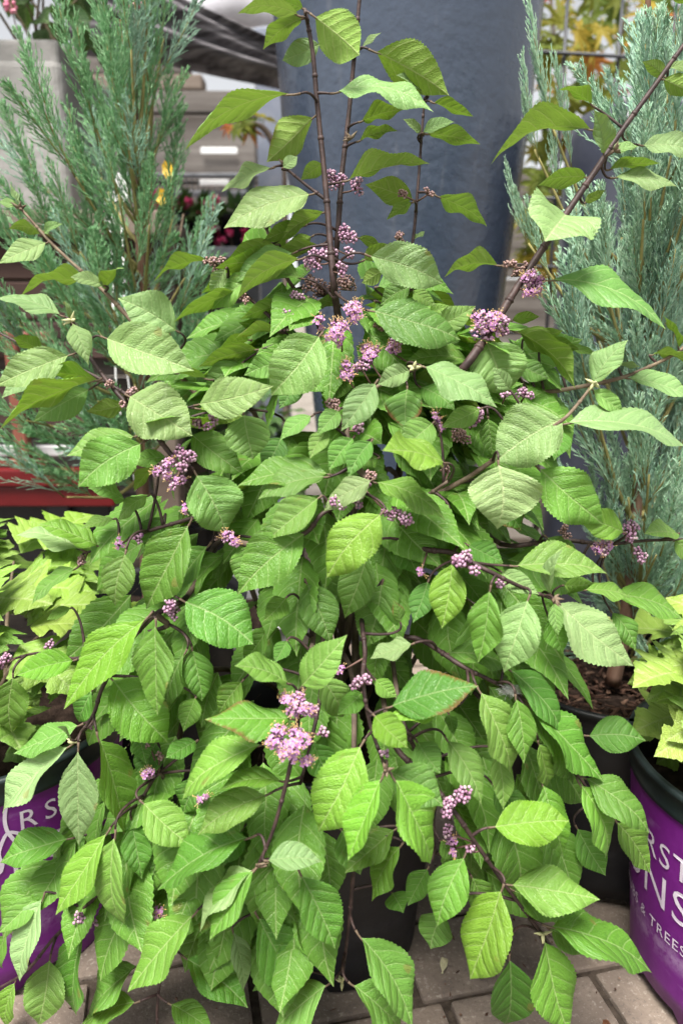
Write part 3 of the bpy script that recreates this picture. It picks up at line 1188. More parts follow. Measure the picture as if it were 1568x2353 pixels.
for a, b, yb in (((316, 460), (225, 40), 1.0), ((318, 520), (150, 110), .97), ((322, 620), (40, 170), .95), ((326, 700), (20, 330), .98),
                 ((326, 640), (105, 300), .93), ((328, 760), (-20, 560), .97), ((330, 850), (60, 620), .92), ((330, 940), (-40, 800), .95),
                 ((330, 1000), (20, 900), .92), ((330, 1040), (40, 1040), .95), ((330, 1080), (110, 1120), .93), ((328, 740), (250, 330), .95),
                 ((326, 560), (360, 120), 1.08), ((322, 480), (395, 200), 1.05), ((328, 700), (430, 400), 1.06), ((330, 770), (480, 560), 1.07),
                 ((330, 850), (470, 640), 1.0), ((330, 920), (520, 780), 1.1), ((310, 300), (260, -80), 1.02), ((312, 330), (350, -90), 1.0),
                 ((314, 400), (295, -20), .97), ((330, 1000), (460, 850), 1.0), ((330, 1060), (430, 950), .97), ((320, 560), (200, 350), 1.15),
                 ((330, 880), (180, 700), 1.18), ((316, 420), (395, -20), 1.06), ((318, 500), (330, 230), 1.15), ((330, 1120), (190, 1010), 1.1),
                 ((330, 700), (350, 420), .92), ((330, 1060), (300, 800), .92), ((330, 940), (230, 620), .93), ((330, 900), (-60, 690), .9), ((330, 980), (-50, 960), .9), ((330, 1090), (60, 1170), .9),
                 ((326, 640), (-40, 460), .94), ((330, 800), (120, 480), .92), ((330, 1020), (160, 860), .92), ((310, 280), (310, -120), 1.05), ((316, 430), (260, 120), .95), ((320, 520), (280, 260), .98)):
    jb(a, b, Y0, yb, jr.uniform(.0, .03))
juniper(JL, tr, brs, 'blue-green juniper with feathery sprays on the left', [M['jun'], M['jun'], M['jun_b'], M['jun']], 2, .125, 'junipers in pots', .055, .9, .55, 250, thick=.62)

# right junipers: narrow, upright
brs = []
Y1 = JR.y
tr = [JR + Vector((0, 0, .22)), P(1440, 1400, Y1), P(1462, 1100, Y1), P(1470, 700, Y1), P(1480, 300, Y1), P(1490, -80, Y1)]
for k in range(44):
    y0 = jr.uniform(380, 1460)
    a = (1470 + jr.uniform(-6, 6), y0)
    rise = jr.uniform(240, 480)
    if y0 > 1100: dx = jr.uniform(-190, 190)
    else: dx = jr.uniform(-260, 230)
    xb = 1480 + dx
    yb_ = y0 - rise
    lim = interp([(-100, 1480), (150, 1450), (300, 1470), (420, 1440), (520, 1330), (700, 1250), (1100, 1250), (1300, 1340)], yb_)
    xb = max(xb, lim + jr.uniform(0, 60))
    jb(a, (xb, yb_), Y1, Y1 + jr.uniform(-.13, .14), .02)
for k in range(12):
    y0 = jr.uniform(1330, 1560)
    jb((1440, y0), (1440 + jr.choice((-1, 1)) * jr.uniform(70, 200), y0 - jr.uniform(60, 260)), Y1, Y1 + jr.uniform(-.10, .12), .01)
    brs[-1].append('low')
for a, b in (((1440, 700), (1160, 230)), ((1440, 800), (1130, 470)), ((1440, 620), (1205, 170))):
    jb(a, b, Y1, Y1 - .02, .02)
    brs[-1].append('tip')
juniper(JR, tr, brs, 'mint green juniper standing nearer, directly behind the right side of the shrub', [M['jun_r'], M['jun_r'], M['jun_b'], M['jun_r']], 3, .13, 'junipers in pots', .046, .72, .9, 290, thick=.75)
brs = []
Y2 = JR2.y
tr = [JR2 + Vector((0, 0, .22)), P(1640, 1200, Y2), P(1640, 700, Y2), P(1635, 200, Y2), P(1630, -150, Y2)]
for k in range(34):
    y0 = jr.uniform(250, 1350)
    jb((1638, y0), (1640 + jr.uniform(-170, 170), y0 - jr.uniform(250, 450)), Y2, Y2 + jr.uniform(-.13, .14), .02)
juniper(JR2, tr, brs, 'mint green juniper at the right edge, behind the other one', [M['jun_r'], M['jun_r'], M['jun_b']], 4, .13, 'junipers in pots', .05, .72, .9, 240, thick=.75)

# ------------------------------------------------------------------ shrubs in the background


def leafy_thing(name, base, label, cat, n, centre, rad, size, mat, seed, prof=PROF, droop=.2, warm=(.3, .2), pale=.1, stem_mat='stem_green', shell=.55, rat=.5, fold=.2, tooth=.07, lean=0, bias=Vector((0, -.4, .5)), nst=8):
    r = random.Random(seed)
    root = empty(name, base)
    tag(root, label, cat)
    off = -Vector(base)
    meshes = []
    for k in range(6):
        g = leaf_geo(1, rat * r.uniform(.9, 1.1), r.uniform(.03, .12), fold * r.uniform(.3, 1.3), r.uniform(.06, .2) * (.45 if lean else 1), .012, prof, r, 36 if tooth else 18, 4, tooth, 6, .12, lean)
        # petiole radius is absolute: rescale to the leaf
        meshes.append(g.mesh('leaf', [M[mat], M['stem_green']]))
    cen = Vector(centre)
    for k in range(n):
        d = Vector((r.gauss(0, 1), r.gauss(0, 1), r.gauss(0.2, .9))).normalized()
        d = (d + bias * .6).normalized()
        q = shell + (1 - shell) * r.random()
        b = cen + Vector((d.x * rad[0], d.y * rad[1], d.z * rad[2])) * q * .75
        a = (Vector((d.x, d.y, d.z * .35)) + Vector((r.gauss(0, .35), r.gauss(0, .35), -droop + r.gauss(0, .2)))).normalized()
        nn = Vector((r.gauss(0, .25), -.35 + r.gauss(0, .25), 1)) + d * .4
        s = size * r.uniform(.65, 1.2)
        o = link('leaf', r.choice(meshes), root)
        m = frame(a, nn).to_4x4()
        m.translation = b + off
        o.matrix_local = m @ Matrix.Scale(s, 4)
        o['warm'] = min(1, max(0, r.gauss(*warm)))
        o['pale'] = min(1, max(0, r.gauss(pale, .1)))
        if k < nst * 4 and k % 4 == 0:
            mb = MB()
            foot = Vector((base[0] + r.uniform(-.03, .03), base[1] + r.uniform(-.03, .03), base[2] + .0))
            mb.tube(spline([foot, foot.lerp(b, .5) + Vector((0, 0, .03)), b], 5), [.0035 - .0022 * i / 10 for i in range(11)], 6)
            mb.build('stem', M[stem_mat], root, off)
    return root


leafy_thing('hydrangea_shrub', (PR.x, PR.y, .215), 'bright green oakleaf hydrangea in the right purple pot', 'hydrangea', 64, (PR.x + .0, PR.y + .0, .305), (.155, .15, .105), .088, 'hyd', 31,
            PROF_OAK, .15, (.85, .15), .3, rat=.92, fold=.25, tooth=.10, lean=.3, bias=Vector((-.3, -.2, .6)))
leafy_thing('hydrangea_shrub', (PL.x, PL.y, .215), 'bright green oakleaf hydrangea in the left purple pot', 'hydrangea', 92, (PL.x - .01, PL.y + .0, .33), (.155, .15, .15), .08, 'hyd', 32,
            PROF_OAK, .2, (.5, .3), .1, rat=.92, fold=.25, tooth=.10, lean=.25)
pt = P(105, 10, 1.6)
fl = leafy_thing('flowering_shrub', (pt.x, 1.60, ztop - .03), 'dark green flowering shrub in the concrete planter', 'shrub', 120, (pt.x - .02, 1.56, ztop + .13), (.26, .2, .22), .075, 'darkleaf', 33,
                 PROF, .5, (.35, .25), .1, tooth=0, bias=Vector((.1, -.3, .1)), shell=.3)
fr = random.Random(9)
for px, py in ((24, 14), (312, 8)):
    mb = MB()
    c = P(px, py, 1.42)
    for k in range(12):
        d = Vector((fr.gauss(0, 1), fr.gauss(0, 1), fr.gauss(0, 1))).normalized()
        mb.ball(c + d * .008, .0038)
    mb.tube([c, c + Vector((0, .06, -.08))], .0012, 4, 1)
    mb.build('flower', [M['softpink'], M['stem_green']], fl, -fl.location)

# potted pink flowers on the steel bench and below
spots = [(395, 2.15, 575, 'pink', 445, 480, .075), (455, 2.2, 575, 'pink', 452, 540, .07), (545, 2.2, 575, 'pink', 525, 560, .05)]
names = ['deep pink flowers in a small pot, leftmost on the steel bench', 'deep pink flowers in a small pot, middle of the steel bench', 'deep pink flowers in a small pot on the bench beside the post']
for k, (px, yy, _, m, ya, yb, sz) in enumerate(spots):
    b = P(px, 530, yy)
    b.z = zt_
    rootp = empty('flower_pot', b)
    tag(rootp, names[k], 'flower pot', 'small pots of pink flowers')
    mb = MB()
    lathe(mb, [(.03, 0), (.04, .001), (.052, .075), (.056, .076), (.056, .085), (.05, .085), (.046, .06), (0.001, .06)], 24)
    mb.build('pot', M['black_pot'], rootp)
    mb = MB()
    for q in range(60):
        d = Vector((fr.gauss(0, 1), fr.gauss(0, 1), abs(fr.gauss(.6, .6)))).normalized()
        e = Vector((0, 0, .065)) + d * fr.uniform(.05, .11)
        nn = d.orthogonal() * .012
        mid = Vector((0, 0, .065)).lerp(e, .6)
        mb.add([mid - nn, mid + nn, e], [(0, 1, 2)])
    mb.build('foliage', M['darkleaf'], rootp)['kind'] = 'stuff'
    for q in range(16):
        c = P(px + fr.uniform(-55, 50), fr.uniform(ya, yb), yy + fr.uniform(-.06, .06))
        mb = MB()
        for w in range(9):
            d = Vector((fr.gauss(0, 1), fr.gauss(0, 1), fr.gauss(0, .7))).normalized()
            mb.ball(c + d * .008, .006)
        mb.tube([c, (c + Vector((b.x, b.y, c.z))) / 2 + Vector((0, 0, -.06)), b + Vector((0, 0, .06))], .0013, 4, 1)
        mb.build('flower', [M['pink'], M['stem_green']], rootp, -b)
# row of black pots with dark foliage below the bench (behind the shrub)
for k, (px, lab) in enumerate(((430, 'black pot of dark foliage and pink buds, low behind the left juniper'), (520, 'black pot of dark foliage and pink buds, low behind the shrub centre'), (600, 'black pot of dark foliage, low beside the foot of the tall planter'))):
    yy = 1.75
    b = P(px, 900, yy)
    b.z = .0
    o, _ = nursery_pot('nursery_pot', b, .10, .085, .20, M['black_pot'], lab + ' (pot)', matr=M['black_pot'], feet=False)
    o['label'] = lab.replace('of dark foliage and pink buds', 'under pink-budded foliage').replace('of dark foliage', 'under leafy dark foliage')
    f = leafy_thing('potted_shrub', (b.x, b.y, .165), ('dark leafy potted shrub with pink buds, low behind the left juniper', 'dark leafy potted shrub with pink buds, low behind the shrub centre', 'dark leafy potted shrub beside the foot of the tall planter')[k], 'shrub', 60,
                    (b.x, b.y, .36), (.13, .13, .2), .07, 'darkleaf', 50 + k, PROF, .3, (.3, .2), .1, tooth=0, shell=.3)
    if k < 2:
        for q in range(7):
            c = P(px + fr.uniform(-45, 60), fr.uniform(740, 800), yy - .12)
            mb = MB()
            for w in range(9):
                d = Vector((fr.gauss(0, 1), fr.gauss(0, 1), fr.gauss(0, .7))).normalized()
                mb.ball(c + d * .007, .006)
            mb.tube([c, c + Vector((0, .08, -.08))], .0012, 4, 1)
            mb.build('flower', [M['softpink'], M['stem_green']], f, -f.location)

# yellow blooms and white plant tags seen through the left juniper
for (px, py), lab in (((386, 388), 'yellow bloom on a thin stem, upper of the two by the left juniper'), ((372, 452), 'yellow bloom on a thin stem, lower of the two by the left juniper')):
    c = P(px, py, 1.36)
    mb = MB()
    for w in range(7):
        a = w * .9
        e = Vector((math.cos(a) * .010, -.008, math.sin(a) * .015))
        t = Vector((-math.sin(a), 0, math.cos(a))) * .006
        mb.add([c, c + e * .6 + t, c + e + Vector((0, .004, 0)), c + e * .6 - t], [(0, 1, 2, 3)])
    ft = Vector((c.x + .01, 1.42, zt))
    o_root = empty('yellow_flower', ft)
    tag(o_root, lab, 'flower')
    mb.build('petals', M['yellow'], o_root, -ft)
    mb = MB()
    mb.tube(spline([c, c + Vector((.005, .03, -.1)), ft], 5), .0016, 5)
    mb.build('stem', M['stem_green'], o_root, -ft)
for (x0, x1, y0, y1, lab) in ((262, 290, 398, 462, 'white plant tag among the left juniper sprays, right one'), (243, 258, 440, 520, 'narrow white plant tag among the left juniper sprays, left one')):
    a, b_ = P(x0, y1, 1.22), P(x1, y0, 1.22)
    o = bevel_box('plant_tag', a.x, b_.x, 1.22, 1.2212, a.z, b_.z, M['white_plastic'], None, .0004, 1)
    mb = MB()
    tag(o, lab, 'plant tag')
    st = MB()
    xm = (a.x + b_.x) / 2
    st.tube([(xm, 1.2206, a.z + .001), (xm, 1.19, a.z - .25), (JL.x, 1.1, .22)], .0015, 5)
    st.build('stake', M['white_plastic'], o)

# ------------------------------------------------------------------ the beautyberry shrub
YC = [(-60, .70), (300, .69), (600, .665), (800, .64), (1000, .605), (1200, .575), (1500, .535), (1800, .505), (2100, .50), (2400, .515)]


def Yc(px, py):
    s = abs(px - 784) / 784
    return interp(YC, py) + .075 * s * s * interp([(0, .3), (900, .6), (1500, 1.1), (2352, 1.0)], py)


SB = Vector((POT_C.x, POT_C.y, .21))
shrub = empty('beautyberry_shrub', SB)
tag(shrub, 'large arching beautyberry shrub with lilac flower clusters, filling the centre', 'shrub')
soff = -SB
srng = random.Random(77)

# stems: pixel polylines from the tip inward, layer (0 = front shell, + = farther), radius at tip and base, material
STEMS = [
    ([(700, 20), (718, 120), (728, 235), (745, 400), (755, 520), (765, 640), (775, 720), (797, 850)], 0.3, .0016, .0034, 'stem'),
    ([(827, -20), (815, 110), (800, 270), (785, 400), (776, 530), (768, 660), (790, 800)], 1.3, .0016, .0030, 'stem'),
    ([(975, 225), (968, 310), (960, 420), (948, 550), (925, 660), (880, 770)], 1.6, .0010, .0018, 'stem'),
    ([(1600, 60), (1500, 200), (1420, 310), (1380, 372), (1300, 490), (1200, 640), (1140, 735), (1050, 860)], 0, .0018, .0036, 'stem'),
    ([(168, 740), (205, 818), (260, 892), (340, 980), (400, 1055), (440, 1130), (520, 1230)], -.3, .0014, .0024, 'stem'),
    ([(45, 475), (130, 570), (240, 670), (300, 735), (420, 870), (500, 950)], .9, .0012, .0026, 'stem_green'),
    ([(-20, 755), (60, 795), (150, 832), (215, 862), (330, 930)], .7, .0010, .0018, 'stem'),
    ([(652, 382), (700, 422), (748, 458)], .4, .0010, .0016, 'stem'),
    ([(490, 600), (560, 672), (640, 748), (720, 850)], .8, .0012, .0020, 'stem'),
    ([(600, 490), (625, 560), (660, 640), (715, 715), (760, 820)], 1.6, .0012, .0020, 'stem_old'),
    ([(1590, 780), (1540, 818), (1430, 866), (1300, 894), (1200, 910), (1080, 960)], .8, .0014, .0024, 'stem_green'),
    ([(1368, 876), (1290, 966), (1200, 1010), (1060, 1105), (960, 1140)], -.7, .0012, .0024, 'stem_green'),
    ([(1275, 1378), (1200, 1350), (1110, 1306), (1040, 1270), (950, 1250)], -.5, .0012, .0024, 'stem'),
    ([(1180, 1590), (1120, 1560), (1060, 1530), (970, 1472), (880, 1440)], .3, .0014, .0024, 'stem'),
    ([(1600, 1238), (1480, 1242), (1390, 1250), (1280, 1240), (1150, 1250)], .5, .0012, .0022, 'stem'),
    ([(886, 1768), (850, 1665), (833, 1560), (838, 1500), (830, 1420)], -.3, .0012, .0020, 'stem'),
    ([(592, 1990), (628, 1905), (663, 1775), (680, 1680), (692, 1600), (715, 1500)], -.7, .0012, .0022, 'stem'),
    ([(690, 1800), (715, 1700), (735, 1600), (740, 1500)], .2, .0012, .0020, 'stem'),
    ([(1244, 2145), (1158, 2032), (1082, 1922), (1048, 1872), (975, 1780), (900, 1700)], -.3, .0013, .0024, 'stem'),
    ([(785, 2255), (800, 2130), (808, 2045), (815, 1940), (810, 1850)], .4, .0012, .0022, 'stem'),
    ([(172, 1705), (215, 1640), (235, 1580), (285, 1490), (357, 1412), (430, 1370)], -.3, .0012, .0024, 'stem'),
    ([(-10, 2275), (60, 2232), (120, 2160), (180, 2100), (240, 2035), (320, 1940), (380, 1850)], .2, .0012, .0026, 'stem'),
    ([(362, 2380), (362, 2300), (380, 2200), (430, 2080), (500, 1960)], .4, .0010, .0020, 'stem'),
    ([(262, 1905), (300, 1880), (360, 1780)], .8, .0010, .0016, 'stem'),
    ([(1400, 1900), (1330, 1785), (1260, 1700), (1170, 1640), (1080, 1580)], .9, .0012, .0022, 'stem'),
    ([(850, 1105), (800, 1150), (740, 1180), (690, 1230)], -.2, .0012, .0020, 'stem'),
    ([(1030, 1105), (960, 1150), (890, 1180), (830, 1230)], .2, .0014, .0024, 'stem_old'),
    ([(190, 1272), (260, 1250), (340, 1220), (440, 1190)], .6, .0010, .0018, 'stem'),
    ([(10, 1520), (90, 1500), (180, 1512), (280, 1470), (380, 1440)], .7, .0010, .0020, 'stem'),
    ([(962, 845), (900, 870), (850, 900), (800, 960)], .5, .0012, .0020, 'stem_green'),
    ([(655, 2080), (690, 1990), (720, 1900), (745, 1800)], .8, .0010, .0018, 'stem'),
    ([(1000, 1960), (990, 1850), (960, 1740), (920, 1640)], .9, .0010, .0020, 'stem'),
]
SAMP = []
JOIN = {6, 7, 23, 25, 27, 28, 29, 30}
DEEP = {0: 6, 1: 5, 4: 5, 15: 3, 16: 4, 17: 2, 11: 2, 12: 3, 13: 3, 10: 4, 14: 3, 18: 4, 20: 4, 5: 4, 21: 5, 22: 2, 24: 2, 26: 1, 9: 3}
for si, (pts, lay, r0, r1, mname) in enumerate(STEMS):
    dk = DEEP.get(si, 99)
    w = [P(x, y, Yc(x, y) + .035 * (lay + .7 * max(0, i - dk + 1))) for i, (x, y) in enumerate(pts)]
    # carry the stem on, behind the foliage, down to the soil
    end = w[-1]
    dirn = (w[-1] - w[-2]).normalized()
    foot = Vector((POT_C.x + srng.uniform(-.045, .045) + .12 * (end.x - POT_C.x), POT_C.y + srng.uniform(-.035, .035), .20))
    L = (foot - end).length
    c1 = end + dirn * L * .10 + Vector((0, .12, .0))
    c2 = foot + Vector(((end.x - foot.x) * .25, .0, L * .3))
    if end.z < .32:      # low arching branches rise first, then fall
        c1.z = max(c1.z, end.z + .06)
        c2.z = max(c2.z, end.z + .03)
    w2 = w + [c1, c2, foot]
    if si in JOIN:
        tgt = min((q for q, _ in SAMP), key=lambda q: (q - end).length + (.05 if q.z > end.z + .03 else 0))
        w2 = w + [end.lerp(tgt, .5) + dirn * (tgt - end).length * .15, tgt]
    sp = spline(w2, 6)
    n = len(sp)
    nv = (len(w) - 1) * 6
    mb = MB()
    rad = [(r0 + (r1 - r0) * min(1, i / nv)) if i <= nv else r1 + .0012 * (i - nv) / (n - nv) for i in range(n)]
    rad = [q * (1 + .05 * math.sin(i * 2.1)) for i, q in enumerate(rad)]
    mb.tube(sp[:nv + 1], rad[:nv + 1], 8, 0)
    mb.tube(sp[nv:], rad[nv:], 7, 1)
    # node swellings
    for i in range(3, nv, 6):
        d = (sp[min(i + 1, n - 1)] - sp[i - 1]).normalized() * .002
        mb.tube([sp[i] - d, sp[i], sp[i] + d], [rad[i], rad[i] * 1.3, rad[i]], 8, 0)
    mb.build('stem', [M[mname], M['stem_old']], shrub, soff)
    SAMP += [(q, i > 2) for i, q in enumerate(sp[:nv + 8])]

